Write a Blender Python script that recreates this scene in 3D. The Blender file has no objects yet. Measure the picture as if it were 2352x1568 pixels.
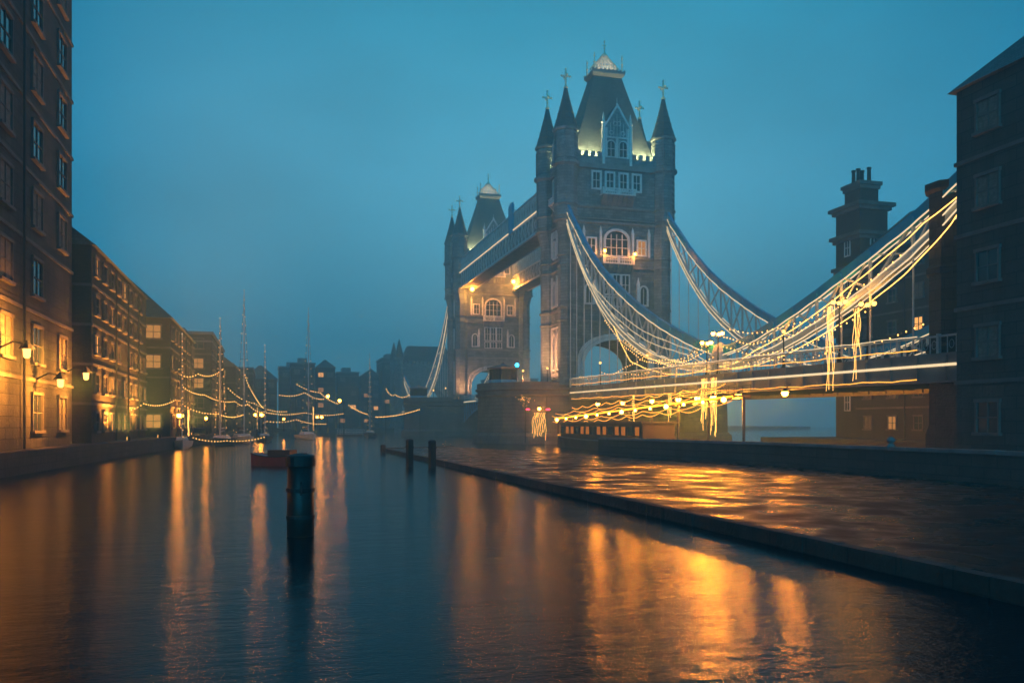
import bpy, bmesh, math, random
from mathutils import Vector, Matrix
random.seed(7)
PI = math.pi
sc = bpy.context.scene
C = sc.collection

# ------------------------------------------------------------------ camera
CX, CY, YAW, FPX, YH, HC = 137.448, -55.916, 2.864, 1943.5, 972.0, 3.3
cam_data = bpy.data.cameras.new('camera'); cam = bpy.data.objects.new('camera', cam_data); C.objects.link(cam)
sc.camera = cam
cam.location = (CX, CY, HC)
cam.rotation_euler = (PI/2, 0, YAW - PI/2)
cam_data.sensor_width = 36; cam_data.lens = FPX/2352*36
cam_data.shift_y = (YH-784)/2352
cam_data.clip_start = .1; cam_data.clip_end = 4000
sc.view_settings.view_transform = 'Standard'; sc.view_settings.look = 'None'
sc.view_settings.exposure = 0.0; sc.view_settings.gamma = 1
sc.view_settings.use_curve_mapping = False
cy = sc.cycles
cy.use_denoising = True
cy.max_bounces = 6; cy.diffuse_bounces = 3; cy.glossy_bounces = 3; cy.transmission_bounces = 3
cy.volume_bounces = 2; cy.transparent_max_bounces = 8
cy.sample_clamp_indirect = 40.0; cy.sample_clamp_direct = 0
cy.caustics_reflective = False; cy.caustics_refractive = False
cy.use_light_tree = True

# ------------------------------------------------------------------ world: dusk sky
w = bpy.data.worlds.new('World'); sc.world = w; w.use_nodes = True
nt = w.node_tree; nt.nodes.clear()
def N(nt, t, **kw):
    n = nt.nodes.new(t)
    for k, v in kw.items():
        if k.startswith('i_'): n.inputs[int(k[2:]) if k[2:].isdigit() else k[2:].replace('_', ' ')].default_value = v
        else: setattr(n, k, v)
    return n
def L(nt, a, ao, b, bi): nt.links.new(a.outputs[ao], b.inputs[bi])
tc = N(nt, 'ShaderNodeTexCoord')
nrm = N(nt, 'ShaderNodeVectorMath', operation='NORMALIZE'); L(nt, tc, 'Generated', nrm, 0)
sep = N(nt, 'ShaderNodeSeparateXYZ'); L(nt, nrm, 0, sep, 0)
ramp = N(nt, 'ShaderNodeValToRGB'); L(nt, sep, 'Z', ramp, 0)
els = ramp.color_ramp.elements
els[0].position = 0.0; els[0].color = (.13, .46, .62, 1)
els[1].position = 1.0; els[1].color = (.004, .20, .36, 1)
for p, c in ((.12, (.12, .50, .71, 1)), (.28, (.10, .485, .73, 1)), (.42, (.045, .355, .56, 1)), (.6, (.008, .24, .44, 1))):
    e = els.new(p); e.color = c
# afterglow: brighter towards the bridge, deeper teal to either side
dt = N(nt, 'ShaderNodeVectorMath', operation='DOT_PRODUCT'); L(nt, nrm, 0, dt, 0)
az = YAW - .05
dt.inputs[1].default_value = (math.cos(az)*.94, math.sin(az)*.94, .34)
r2 = N(nt, 'ShaderNodeValToRGB'); L(nt, dt, 'Value', r2, 0)
e2 = r2.color_ramp.elements
e2[0].position = .3; e2[0].color = (.15, .46, .54, 1)
e2[1].position = .99; e2[1].color = (1.1, 1.04, 1.0, 1)
e = e2.new(.84); e.color = (.02, .46, .58, 1)
nz = N(nt, 'ShaderNodeTexNoise', i_Scale=2.2, i_Detail=3.0, i_Roughness=.5); cmap = N(nt, 'ShaderNodeMapping'); cmap.inputs['Scale'].default_value = (1, 1, 2.6); L(nt, nrm, 0, cmap, 0); L(nt, cmap, 0, nz, 'Vector')
mr = N(nt, 'ShaderNodeMapRange', i_1=.3, i_2=.7, i_3=.82, i_4=1.12); L(nt, nz, 0, mr, 0)
m1 = N(nt, 'ShaderNodeMix', data_type='RGBA', blend_type='MULTIPLY'); m1.inputs[0].default_value = 1
nt.links.new(ramp.outputs[0], m1.inputs[6]); nt.links.new(r2.outputs[0], m1.inputs[7])
m2 = N(nt, 'ShaderNodeVectorMath', operation='SCALE'); nt.links.new(m1.outputs[2], m2.inputs[0]); L(nt, mr, 0, m2, 'Scale')
sky = N(nt, 'ShaderNodeTexSky', sky_type='NISHITA', sun_disc=False)
sky.sun_elevation = math.radians(-3); sky.sun_rotation = math.radians(-78); sky.ozone_density = 6
ss = N(nt, 'ShaderNodeVectorMath', operation='SCALE'); L(nt, sky, 0, ss, 0); ss.inputs['Scale'].default_value = .05
ad = N(nt, 'ShaderNodeVectorMath', operation='ADD'); nt.links.new(m2.outputs[0], ad.inputs[0]); nt.links.new(ss.outputs[0], ad.inputs[1])
bg = N(nt, 'ShaderNodeBackground'); nt.links.new(ad.outputs[0], bg.inputs[0]); bg.inputs[1].default_value = 1.06
wo = N(nt, 'ShaderNodeOutputWorld'); L(nt, bg, 0, wo, 0)

# last of the daylight, weak and wide
sd = bpy.data.lights.new('sun', 'SUN'); sd.energy = 1.5; sd.angle = math.radians(45); sd.color = (.04, .62, 1)
so = bpy.data.objects.new('sun', sd); C.objects.link(so)
so.rotation_euler = Vector((-.93, .27, -.26)).to_track_quat('-Z', 'Y').to_euler()

# ------------------------------------------------------------------ helpers
FV = (math.cos(YAW), math.sin(YAW)); RV = (math.sin(YAW), -math.cos(YAW))
def at(u, v, d):          # where a thing at depth d stands, from survey marks
    s = (u-1176)/FPX
    return Vector((CX+d*(FV[0]+RV[0]*s), CY+d*(FV[1]+RV[1]*s), HC+d*(YH-v)/FPX))

class MB:
    def __init__(s): s.v = []; s.f = []
    def add(s, vs, fs):
        n = len(s.v); s.v += [tuple(p) for p in vs]; s.f += [tuple(i+n for i in f) for f in fs]; return s
    def box(s, x0, x1, y0, y1, z0, z1):
        return s.add([(x0,y0,z0),(x1,y0,z0),(x1,y1,z0),(x0,y1,z0),(x0,y0,z1),(x1,y0,z1),(x1,y1,z1),(x0,y1,z1)],
                     [(3,2,1,0),(4,5,6,7),(0,1,5,4),(1,2,6,5),(2,3,7,6),(3,0,4,7)])
    def loft(s, rings, cap=True):   # rings: lists of equal length
        n = len(rings[0]); b = len(s.v)
        for r in rings: s.v += [tuple(p) for p in r]
        for k in range(len(rings)-1):
            for i in range(n):
                j = (i+1) % n
                s.f.append((b+k*n+i, b+k*n+j, b+(k+1)*n+j, b+(k+1)*n+i))
        if cap:
            s.f.append(tuple(b+i for i in reversed(range(n))))
            s.f.append(tuple(b+(len(rings)-1)*n+i for i in range(n)))
        return s
    def lathe(s, x, y, prof, n=8, rot=None):   # prof [(r,z)...]
        rot = PI/n if rot is None else rot
        return s.loft([[(x+r*math.cos(rot+2*PI*i/n), y+r*math.sin(rot+2*PI*i/n), z) for i in range(n)] for r, z in prof])
    def frus(s, x, y, z0, hx0, hy0, z1, hx1, hy1):
        return s.loft([[(x-a,y-b,z),(x+a,y-b,z),(x+a,y+b,z),(x-a,y+b,z)] for a, b, z in ((hx0,hy0,z0),(hx1,hy1,z1))])
    def prism(s, poly, a, d0, d1):   # poly in the two other axes, extruded along axis a
        def P(p, d):
            return (d, p[0], p[1]) if a == 'x' else (p[0], d, p[1]) if a == 'y' else (p[0], p[1], d)
        ar = sum(poly[i][0]*poly[(i+1)%len(poly)][1]-poly[(i+1)%len(poly)][0]*poly[i][1] for i in range(len(poly)))
        if (ar < 0) != (a == 'y'): poly = poly[::-1]
        return s.loft([[P(p, d0) for p in poly], [P(p, d1) for p in poly]])
    def tube(s, pts, r, n=6):
        pts = [Vector(p) for p in pts]; rings = []
        for i, p in enumerate(pts):
            t = (pts[min(i+1, len(pts)-1)]-pts[max(i-1, 0)])
            t = t.normalized() if t.length else Vector((0,0,1))
            up = Vector((0,0,1)) if abs(t.z) < .9 else Vector((1,0,0))
            a = t.cross(up).normalized(); b = t.cross(a)
            rr = r[i] if isinstance(r, (list, tuple)) else r
            rings.append([p+a*rr*math.cos(2*PI*k/n)+b*rr*math.sin(2*PI*k/n) for k in range(n)])
        return s.loft(rings)
    def bar(s, p, q, w, h):     # rectangular bar; w sideways, h in its up direction
        p, q = Vector(p), Vector(q); t = (q-p).normalized()
        up = Vector((0,0,1)) if abs(t.z) < .95 else Vector((1,0,0))
        a = t.cross(up).normalized(); b = a.cross(t)
        return s.loft([[c+a*w/2*i+b*h/2*j for i, j in ((-1,-1),(1,-1),(1,1),(-1,1))] for c in (p, q)])
    def ball(s, x, y, z, r, n=8, sz=1):
        return s.loft([[(x+r*math.sin(PI*k/6)*math.cos(2*PI*i/n), y+r*math.sin(PI*k/6)*math.sin(2*PI*i/n), z-sz*r*math.cos(PI*k/6)) for i in range(n)] for k in range(0, 7)], cap=False) if True else s
    def build(s, name, m, parent=None, smooth=False):
        me = bpy.data.meshes.new(name); me.from_pydata(s.v, [], s.f); me.validate()
        bm = bmesh.new(); bm.from_mesh(me); bmesh.ops.recalc_face_normals(bm, faces=bm.faces); bm.to_mesh(me); bm.free()
        me.materials.append(m)
        if smooth:
            for p in me.polygons: p.use_smooth = True
        o = bpy.data.objects.new(name, me); C.objects.link(o)
        if parent: o.parent = parent
        return o
def tag(o, label, cat, group=None):
    o['label'] = label; o['category'] = cat
    if group: o['group'] = group
    return o
def thing(name, label, cat, loc=(0,0,0), rz=0, group=None):
    o = bpy.data.objects.new(name, None); C.objects.link(o); o.location = loc; o.rotation_euler = (0,0,rz)
    o.empty_display_size = .5
    return tag(o, label, cat, group)
def struct(o): o['kind'] = 'structure'; return o
def kids(o): return [c for c in C.objects if c.parent == o]
def dup(root, loc, rz, label):
    def cp(o, par):
        c = o.copy(); C.objects.link(c); c.parent = par
        for k in kids(o): cp(k, c)
        return c
    r = cp(root, None); r.location = loc; r.rotation_euler = (0,0,rz); r['label'] = label
    return r

# ------------------------------------------------------------------ materials
def mat(name, col, rough=.7, metal=0, var=.25, nscale=.6, bump=.15, bscale=6., spec=.5, streak=False):
    m = bpy.data.materials.new(name); m.use_nodes = True; t = m.node_tree
    b = t.nodes['Principled BSDF']; b.inputs['Roughness'].default_value = rough; b.inputs['Metallic'].default_value = metal
    b.inputs['Specular IOR Level'].default_value = spec
    co = N(t, 'ShaderNodeTexCoord'); mp = N(t, 'ShaderNodeMapping'); L(t, co, 'Object', mp, 0)
    if streak: mp.inputs['Scale'].default_value = (1, 1, .15)
    n = N(t, 'ShaderNodeTexNoise', i_Scale=nscale, i_Detail=6., i_Roughness=.65); L(t, mp, 0, n, 'Vector')
    r = N(t, 'ShaderNodeMapRange', i_1=.3, i_2=.7, i_3=1-var, i_4=1+var); L(t, n, 0, r, 0)
    v = N(t, 'ShaderNodeVectorMath', operation='SCALE'); v.inputs[0].default_value = col[:3]; L(t, r, 0, v, 'Scale')
    L(t, v, 0, b, 'Base Color')
    if bump:
        n2 = N(t, 'ShaderNodeTexNoise', i_Scale=bscale, i_Detail=4.); L(t, co, 'Object', n2, 'Vector')
        bp = N(t, 'ShaderNodeBump', i_Strength=bump, i_Distance=.05); L(t, n2, 0, bp, 'Height'); L(t, bp, 0, b, 'Normal')
    return m
def masonry(name, c1, c2, mortar, bw=1.1, bh=.42, msize=.025, rough=.85, bump=.6, dirt=.35):
    m = bpy.data.materials.new(name); m.use_nodes = True; t = m.node_tree
    b = t.nodes['Principled BSDF']; b.inputs['Roughness'].default_value = rough; b.inputs['Specular IOR Level'].default_value = .3
    co = N(t, 'ShaderNodeTexCoord'); sp = N(t, 'ShaderNodeSeparateXYZ'); L(t, co, 'Object', sp, 0)
    a = N(t, 'ShaderNodeMath', operation='ADD'); L(t, sp, 'X', a, 0); L(t, sp, 'Y', a, 1)
    cb = N(t, 'ShaderNodeCombineXYZ'); L(t, a, 0, cb, 0); L(t, sp, 'Z', cb, 1)
    br = N(t, 'ShaderNodeTexBrick', i_Scale=1.0, i_Mortar_Size=msize, i_Mortar_Smooth=.3, i_Bias=-.1, i_Brick_Width=bw, i_Row_Height=bh)
    br.inputs['Color1'].default_value = (*c1, 1); br.inputs['Color2'].default_value = (*c2, 1); br.inputs['Mortar'].default_value = (*mortar, 1)
    L(t, cb, 0, br, 'Vector')
    mp = N(t, 'ShaderNodeMapping'); mp.inputs['Scale'].default_value = (1, 1, .22); L(t, co, 'Object', mp, 0)
    n = N(t, 'ShaderNodeTexNoise', i_Scale=.55, i_Detail=8., i_Roughness=.7); L(t, mp, 0, n, 'Vector')
    r = N(t, 'ShaderNodeMapRange', i_1=.3, i_2=.72, i_3=1-dirt, i_4=1+dirt*.6); L(t, n, 0, r, 0)
    v = N(t, 'ShaderNodeVectorMath', operation='SCALE'); L(t, br, 'Color', v, 0); L(t, r, 0, v, 'Scale'); L(t, v, 0, b, 'Base Color')
    n2 = N(t, 'ShaderNodeTexNoise', i_Scale=5., i_Detail=5.); L(t, co, 'Object', n2, 'Vector')
    h = N(t, 'ShaderNodeMath', operation='MULTIPLY_ADD'); L(t, br, 'Fac', h, 0); h.inputs[1].default_value = -1; L(t, n2, 0, h, 2)
    bp = N(t, 'ShaderNodeBump', i_Strength=bump, i_Distance=.08); L(t, h, 0, bp, 'Height'); L(t, bp, 0, b, 'Normal')
    return m
def emit(name, col, s):
    m = bpy.data.materials.new(name); m.use_nodes = True; t = m.node_tree; t.nodes.clear()
    e = N(t, 'ShaderNodeEmission'); e.inputs[0].default_value = (*col, 1); e.inputs[1].default_value = s
    o = N(t, 'ShaderNodeOutputMaterial'); L(t, e, 0, o, 0); return m
M = dict(
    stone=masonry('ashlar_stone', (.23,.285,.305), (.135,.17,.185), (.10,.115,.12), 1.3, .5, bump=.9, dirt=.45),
    granite=masonry('rough_granite', (.205,.25,.268), (.11,.137,.148), (.08,.09,.095), .95, .46, bump=1.0, dirt=.5),
    trim=mat('portland_trim', (.56,.60,.60), .8, var=.3, streak=True),
    band=mat('weathered_band', (.17,.185,.19), .85, var=.35),
    slate=masonry('roof_slate', (.105,.125,.13), (.07,.09,.095), (.04,.05,.05), .5, .3, .02, rough=.55, bump=.4),
    lead=mat('lead_flashing', (.14,.15,.16), .5, .3),
    gilt=mat('gilded_iron', (.80,.74,.58), .4, .35, var=.35, nscale=2),
    blue=mat('bridge_blue_paint', (.008,.30,.50), .42, .0, var=.2),
    pale=mat('bridge_pale_paint', (.42,.50,.52), .45, .0, var=.2),
    iron=mat('dark_iron', (.018,.02,.022), .55, .3),
    glass=mat('window_glass', (.02,.03,.035), .08, .0, var=.5, nscale=1.5, bump=.1, bscale=1.2),
    pier=masonry('pier_granite', (.15,.145,.14), (.115,.11,.108), (.06,.06,.06), 1.5, .62, .03, bump=.8),
    quay=masonry('quay_stone', (.075,.068,.064), (.05,.047,.044), (.04,.04,.04), 1.6, .55, .03, bump=.8),
    dbrick=masonry('dark_brick', (.062,.045,.036), (.04,.03,.025), (.03,.027,.025), .45, .16, .02, bump=.6),
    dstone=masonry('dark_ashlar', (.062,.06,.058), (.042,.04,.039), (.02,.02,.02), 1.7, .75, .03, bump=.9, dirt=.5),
    asphalt=mat('road_asphalt', (.045,.045,.047), .5, var=.3),
    girder=mat('girder_paint', (.13,.15,.16), .5, .0, var=.3),
    dtrim=mat('dark_trim', (.11,.10,.095), .8, var=.4),  # even dark base colour for window frames and courses
    wood=mat('wet_timber', (.012,.010,.009), .45, var=.4, streak=True),
    red=mat('red_paint', (.22,.012,.012), .4, var=.25),
    white=mat('white_paint', (.6,.6,.58), .4, var=.15),
    navy=mat('dark_hull', (.02,.022,.028), .3, var=.3),
    rust=mat('rusty_hull', (.07,.028,.018), .55, var=.5),
    leaf=mat('foliage', (.03,.045,.02), .7, var=.4),
    e_warm=emit('warm_led', (1., .72, .40), 1.2),
    e_gold=emit('gold_bulb', (1., .48, .10), 4.5),
    e_sodium=emit('sodium_lamp', (1., .30, .022), 75),
    e_amber=emit('amber_strip', (1., .40, .05), 2.6),
    e_red=emit('red_signal', (1., .03, .06), 9), e_blue=emit('blue_signal', (.03, .55, 1.), 9),
    blind=mat('drawn_blind', (.16,.15,.13), .9, var=.4, nscale=3),
    e_flood=emit('flood_strip', (1., .30, .015), 6),
    e_barge=emit('barge_window', (1., .28, .03), .45),
    e_win=emit('lit_window', (1., .40, .10), .55),
    e_winhot=emit('bright_window', (1., .42, .10), 1.5),
)
def light(kind, loc, power, col, radius=.3, parent=None, target=None, spot=None, blend=.6, size=None):
    ld = bpy.data.lights.new('lamp_light', kind); ld.energy = power; ld.color = col
    if kind in ('POINT', 'SPOT'): ld.shadow_soft_size = radius
    if kind == 'SPOT': ld.spot_size = math.radians(spot or 90); ld.spot_blend = blend
    o = bpy.data.objects.new('lamp_light', ld); C.objects.link(o); o.location = loc
    if target is not None: o.rotation_euler = (Vector(target)-Vector(loc)).to_track_quat('-Z', 'Y').to_euler()
    if parent: o.parent = parent
    return o
SOD = (1., .33, .035); WARM = (1., .72, .40); LEMON = (1., .86, .38)

# ------------------------------------------------------------------ water, ground
def water_mat():
    m = bpy.data.materials.new('river_water'); m.use_nodes = True; t = m.node_tree
    b = t.nodes['Principled BSDF']; b.inputs['Base Color'].default_value = (.0005,.010,.016,1)
    b.inputs['Roughness'].default_value = .08; b.inputs['IOR'].default_value = 1.165
    co = N(t, 'ShaderNodeTexCoord'); mp = N(t, 'ShaderNodeMapping'); L(t, co, 'Object', mp, 0)
    mp.inputs['Rotation'].default_value = (0, 0, YAW+.25)
    mp.inputs['Scale'].default_value = (1, .42, 1)
    h = None
    for s, a, d in ((.35, .05, 3.), (1.5, .022, 4.), (5.5, .012, 3.), (16., .0085, 3.), (45., .003, 2.)):
        n = N(t, 'ShaderNodeTexNoise', i_Scale=s, i_Detail=d, i_Roughness=.55, i_Distortion=.4); L(t, mp, 0, n, 'Vector')
        k = N(t, 'ShaderNodeMath', operation='MULTIPLY_ADD'); L(t, n, 0, k, 0); k.inputs[1].default_value = a
        if h: L(t, h, 0, k, 2)
        else: k.inputs[2].default_value = 0
        h = k
    bp = N(t, 'ShaderNodeBump', i_Strength=1., i_Distance=1.); L(t, h, 0, bp, 'Height'); L(t, bp, 0, b, 'Normal')
    return m
def wet_mat():
    m = bpy.data.materials.new('wet_paving'); m.use_nodes = True; t = m.node_tree
    b = t.nodes['Principled BSDF']; b.inputs['IOR'].default_value = 1.15
    co = N(t, 'ShaderNodeTexCoord')
    br = N(t, 'ShaderNodeTexBrick', i_Scale=1., i_Mortar_Size=.03, i_Brick_Width=.62, i_Row_Height=.3); L(t, co, 'Object', br, 'Vector')
    br.inputs['Color1'].default_value = (.032,.026,.024,1); br.inputs['Color2'].default_value = (.018,.015,.014,1); br.inputs['Mortar'].default_value = (.015,.013,.012,1)
    n = N(t, 'ShaderNodeTexNoise', i_Scale=.5, i_Detail=5.); L(t, co, 'Object', n, 'Vector')
    r = N(t, 'ShaderNodeMapRange', i_1=.38, i_2=.62, i_3=.14, i_4=.6); L(t, n, 0, r, 0); L(t, r, 0, b, 'Roughness')
    L(t, br, 'Color', b, 'Base Color')
    n2 = N(t, 'ShaderNodeTexNoise', i_Scale=22., i_Detail=5.); L(t, co, 'Object', n2, 'Vector')
    n3 = N(t, 'ShaderNodeTexNoise', i_Scale=1.1, i_Detail=2.); L(t, co, 'Object', n3, 'Vector')
    h = N(t, 'ShaderNodeMath', operation='MULTIPLY_ADD'); L(t, br, 'Fac', h, 0); h.inputs[1].default_value = -.35; L(t, n2, 0, h, 2)
    h2 = N(t, 'ShaderNodeMath', operation='MULTIPLY_ADD'); L(t, n3, 0, h2, 0); h2.inputs[1].default_value = .9; L(t, h, 0, h2, 2)
    bp = N(t, 'ShaderNodeBump', i_Strength=.8, i_Distance=.022); L(t, h2, 0, bp, 'Height'); L(t, bp, 0, b, 'Normal')
    return m
M['water'] = water_mat(); M['wet'] = wet_mat()
struct(MB().add([(-560,-420,0),(320,-420,0),(320,520,0),(-560,520,0)], [(0,1,2,3)]).build('water', M['water']))
# wet foreshore pavement (right), with a raised kerb along the river
struct(MB().prism([(37,-42.95),(160,-42.35),(160,-21),(84,-21),(31,-33.5)], 'z', -1, .28).build('pavement', M['wet']))
k = MB()
kr = random.Random(5)
def stones(mb, a, b, w, h, ln, jit):
    a, b = Vector(a), Vector(b); n = max(1, int((b-a).length/ln))
    for i in range(n):
        o_ = Vector((kr.uniform(-jit,jit), kr.uniform(-jit,jit), kr.uniform(-jit,jit)))
        mb.bar(a.lerp(b, (i+.012)/n)+o_, a.lerp(b, (i+.988)/n)+o_, w, h)
stones(k, (36.6,-43.12,.2), (150,-42.55,.2), .36, .42, 1.15, .014); stones(k, (36.6,-43.12,.2), (30.6,-33.3,.2), .36, .42, 1.15, .014)
struct(k.build('kerb', M['quay']))
# river banks
struct(MB().prism([(60,-24.4),(84,-20.6),(160,-20.6),(160,140),(22,140),(22,17),(60,17)], 'z', -1, 1.2).build('river_bank', M['quay']))
struct(MB().prism([(230,-76),(81,-71.6),(-170,-57),(-260,-46),(-260,-400),(230,-400)], 'z', -1, 1.5).build('left_bank', M['quay']))
struct(MB().prism([(-170,-56.4),(-176,30),(-200,120),(-280,240),(-540,300),(-540,-45),(-261,-45)], 'z', -1, 1.6).build('far_bank', M['quay']))

# ------------------------------------------------------------------ bridge tower
OCT = 1/math.cos(PI/8)
def opening(w, z0, z1, rise=0, n=8, cy=0):       # outline of an (arched) opening in (y,z)
    p = [(cy-w, z0), (cy+w, z0)]
    if rise:
        for i in range(n+1):
            a = PI*i/n; p.append((cy+w*math.cos(a), z1-rise+rise*math.sin(a)))
    else: p += [(cy+w, z1), (cy-w, z1)]
    return p
def window(par, face, off, c, w, z0, z1, rise=0, lights=2, rows=2, fr=.22, m=None, deep=.12, fm_=None):
    """A window on the face 'x' or 'y' at distance off (signed); c centre along the face; w half width."""
    sgn = 1 if off > 0 else -1; a = face
    def d(k): return off+sgn*k
    fm = MB()
    out = opening(w+fr, z0-fr, z1+fr, rise and rise+fr*.8, cy=c); inn = opening(w, z0, z1, rise, cy=c)
    # frame ring as a loft of quads between outer and inner outlines
    def P(p, q): return (q, p[0], p[1]) if a == 'x' else (p[0], q, p[1])
    n = len(out); vs = [P(p, d(.0)) for p in out]+[P(p, d(deep)) for p in out]+[P(p, d(deep)) for p in inn]+[P(p, d(.0)) for p in inn]
    fs = []
    for i in range(n):
        j = (i+1) % n
        for q in range(3): fs.append((q*n+i, q*n+j, (q+1)*n+j, (q+1)*n+i))
    fm.add(vs, fs)
    for i in range(1, lights):
        x = c-w+2*w*i/lights
        fm.box(*((d(.02), d(deep*.7), x-.05, x+.05) if a == 'x' and sgn > 0 else (d(deep*.7), d(.02), x-.05, x+.05) if a == 'x' else
                 (x-.05, x+.05, min(d(.02), d(deep*.7)), max(d(.02), d(deep*.7)))), z0, z1-rise*.35)
    for i in range(1, rows):
        z = z0+(z1-z0)*i/rows
        lo, hi = sorted((d(.02), d(deep*.6)))
        fm.box(*((lo, hi, c-w, c+w) if a == 'x' else (c-w, c+w, lo, hi)), z-.045, z+.045)
    f = fm.build('window', fm_ or M['trim'], par)
    g = MB().add([P(p, d(.03)) for p in inn], [tuple(range(n))])
    g.build('pane', m or M['glass'], f)
    return f

def make_tower(label):
    T = thing('bridge_tower', label, 'tower', (0,0,0), 0, 'towers of the bridge')
    W = 5.9
    # wall with the road arch cut through along x
    arch = [(W, 9.4)] + [(W*math.cos(a)*1., 12.4+4.9*math.sin(a)**.82) for a in [PI*i/20 for i in range(21)]] + [(-W, 9.4)]
    prof = [(8.6, 9.4)] + [(8.6, 46.6), (-8.6, 46.6), (-8.6, 9.4)] + arch[::-1]
    MB().prism(prof, 'x', -5.3, 5.3).build('wall', M['granite'], T)
    am = MB()
    for sx in (-1, 1):
        for k, (g, dx) in enumerate(((.0, .34), (.55, .16))):
            o = [(p[0]*(1+(.0+g)/W), 9.5 if i in (0, len(arch)-1) else p[1]+g) for i, p in enumerate(arch)]
            o2 = [(p[0]*(1+(.5+g)/W), 9.5 if i in (0, len(arch)-1) else p[1]+g+.5) for i, p in enumerate(arch)]
            x0, x1 = sorted((sx*5.3, sx*(5.3+dx)))
            n = len(o)
            vs = [(x0, *p) for p in o]+[(x1, *p) for p in o]+[(x1, *p) for p in o2]+[(x0, *p) for p in o2]
            fs = [(q*n+i, q*n+i+1, (q+1)*n+i+1, (q+1)*n+i) for i in range(n-1) for q in range(3)]
            am.add(vs, fs)
    am.build('arch_moulding', M['trim'], T)
    # string courses
    b = MB()
    for z, h, o in ((20.2,.35,.22),(22.3,.4,.3),(29.3,.3,.25),(31.0,.3,.28),(36.7,.35,.3),(37.4,.2,.18),(39.3,.35,.3),(45.8,.8,.5)):
        for sx in (-1, 1): x0, x1 = sorted((sx*5.3, sx*(5.3+o))); b.box(x0, x1, -8, 8, z, z+h)
        for sy in (-1, 1): y0, y1 = sorted((sy*8.6, sy*(8.6+o))); b.box(-4.4, 4.4, y0, y1, z, z+h)
    b.build('string_course', M['band'], T)
    # battlemented parapet
    p = MB()
    for sx in (-1, 1):
        x0, x1 = sorted((sx*5.25, sx*5.75)); p.box(x0, x1, -7.4, 7.4, 46.6, 47.75)
        for i in range(12):
            y = -6.8+i*1.236
            if abs(y) < 2.9: continue
            p.box(x0, x1, y-.32, y+.32, 47.75, 48.6)
    for sy in (-1, 1):
        y0, y1 = sorted((sy*8.55, sy*9.0)); p.box(-3.6, 3.6, y0, y1, 46.6, 47.75)
        for i in range(6):
            x = -3+i*1.2
            if abs(x) < 1.7: continue
            p.box(x-.3, x+.3, y0, y1, 47.75, 48.6)
    p.build('parapet', M['stone'], T)
    # roof
    rf = MB()
    rings = []
    for t in [i/8 for i in range(9)]:
        z = 46.7+t*16.7; k = 1-t; hx = 1.55+(4.75-1.55)*(k*.9+.1*k*k); hy = 2.45+(7.95-2.45)*(k*.88+.12*k*k)
        rings.append([(-hx,-hy,z),(hx,-hy,z),(hx,hy,z),(-hx,hy,z)])
    rf.loft(rings)
    R = rf.build('roof', M['slate'], T)
    q = MB().frus(0,0,63.0,1.7,2.6,63.5,2.1,3.0); q.box(-2.1,2.1,-3.0,3.0,63.5,63.85); q.frus(0,0,63.85,1.9,2.8,64.2,1.75,2.65)
    for i in range(9):
        y = -2.9+i*.725
        for sx in (-1,1): q.box(sx*2.0-.06, sx*2.0+.06, y-.16, y+.16, 63.85, 64.25)
    q.build('roof_platform', M['lead'], R)
    # gilded openwork crown
    cr = MB()
    prof = [(1.0, 64.2), (1.02, 64.8), (.9, 65.4), (.62, 66.1), (.36, 66.8), (.16, 67.5)]
    for i in range(16):
        a = 2*PI*i/16
        cr.tube([(1.75*r*math.cos(a), 2.45*r*math.sin(a), z) for r, z in prof], .065, 5)
        a2 = a+2*PI/32
        for (r0, z0), (r1, z1) in zip(prof[:-1], prof[1:]):
            for s in (-1, 1):
                cr.tube([(1.75*r0*math.cos(a+s*.0), 2.45*r0*math.sin(a), z0), (1.75*r1*math.cos(a+s*PI/8), 2.45*r1*math.sin(a+s*PI/8), z1)], .035, 4)
        cr.ball(1.75*1.03*math.cos(a2), 2.45*1.03*math.sin(a2), 64.9, .17, 6)
        cr.ball(1.75*.8*math.cos(a2), 2.45*.8*math.sin(a2), 65.7, .13, 6)
    for r, z in prof[1:]:
        cr.tube([(1.75*r*math.cos(2*PI*i/16), 2.45*r*math.sin(2*PI*i/16), z) for i in range(17)], .05, 4)
    for sx in (-1, 1):
        for sy in (-1, 1):
            cr.lathe(sx*1.75, sy*2.55, [(.16,64.1),(.16,65.2),(.26,65.3),(.1,65.5),(.1,66.2),(.2,66.35),(.02,67.0)], 6)
    crn = cr.build('crown', M['gilt'], R)
    light('POINT', (0,0,64.9), 260, WARM, .2, T)
    fi = MB().lathe(0,0,[(.22,67.3),(.3,67.6),(.12,67.9),(.1,68.5),(.24,68.65),(.09,68.8),(.07,69.5),(.16,69.6),(.16,69.8),(.02,70.1)], 8)
    fi.box(-.06,.06,-.4,.4,69.0,69.12)
    fi.build('finial', M['gilt'], crn)
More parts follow.
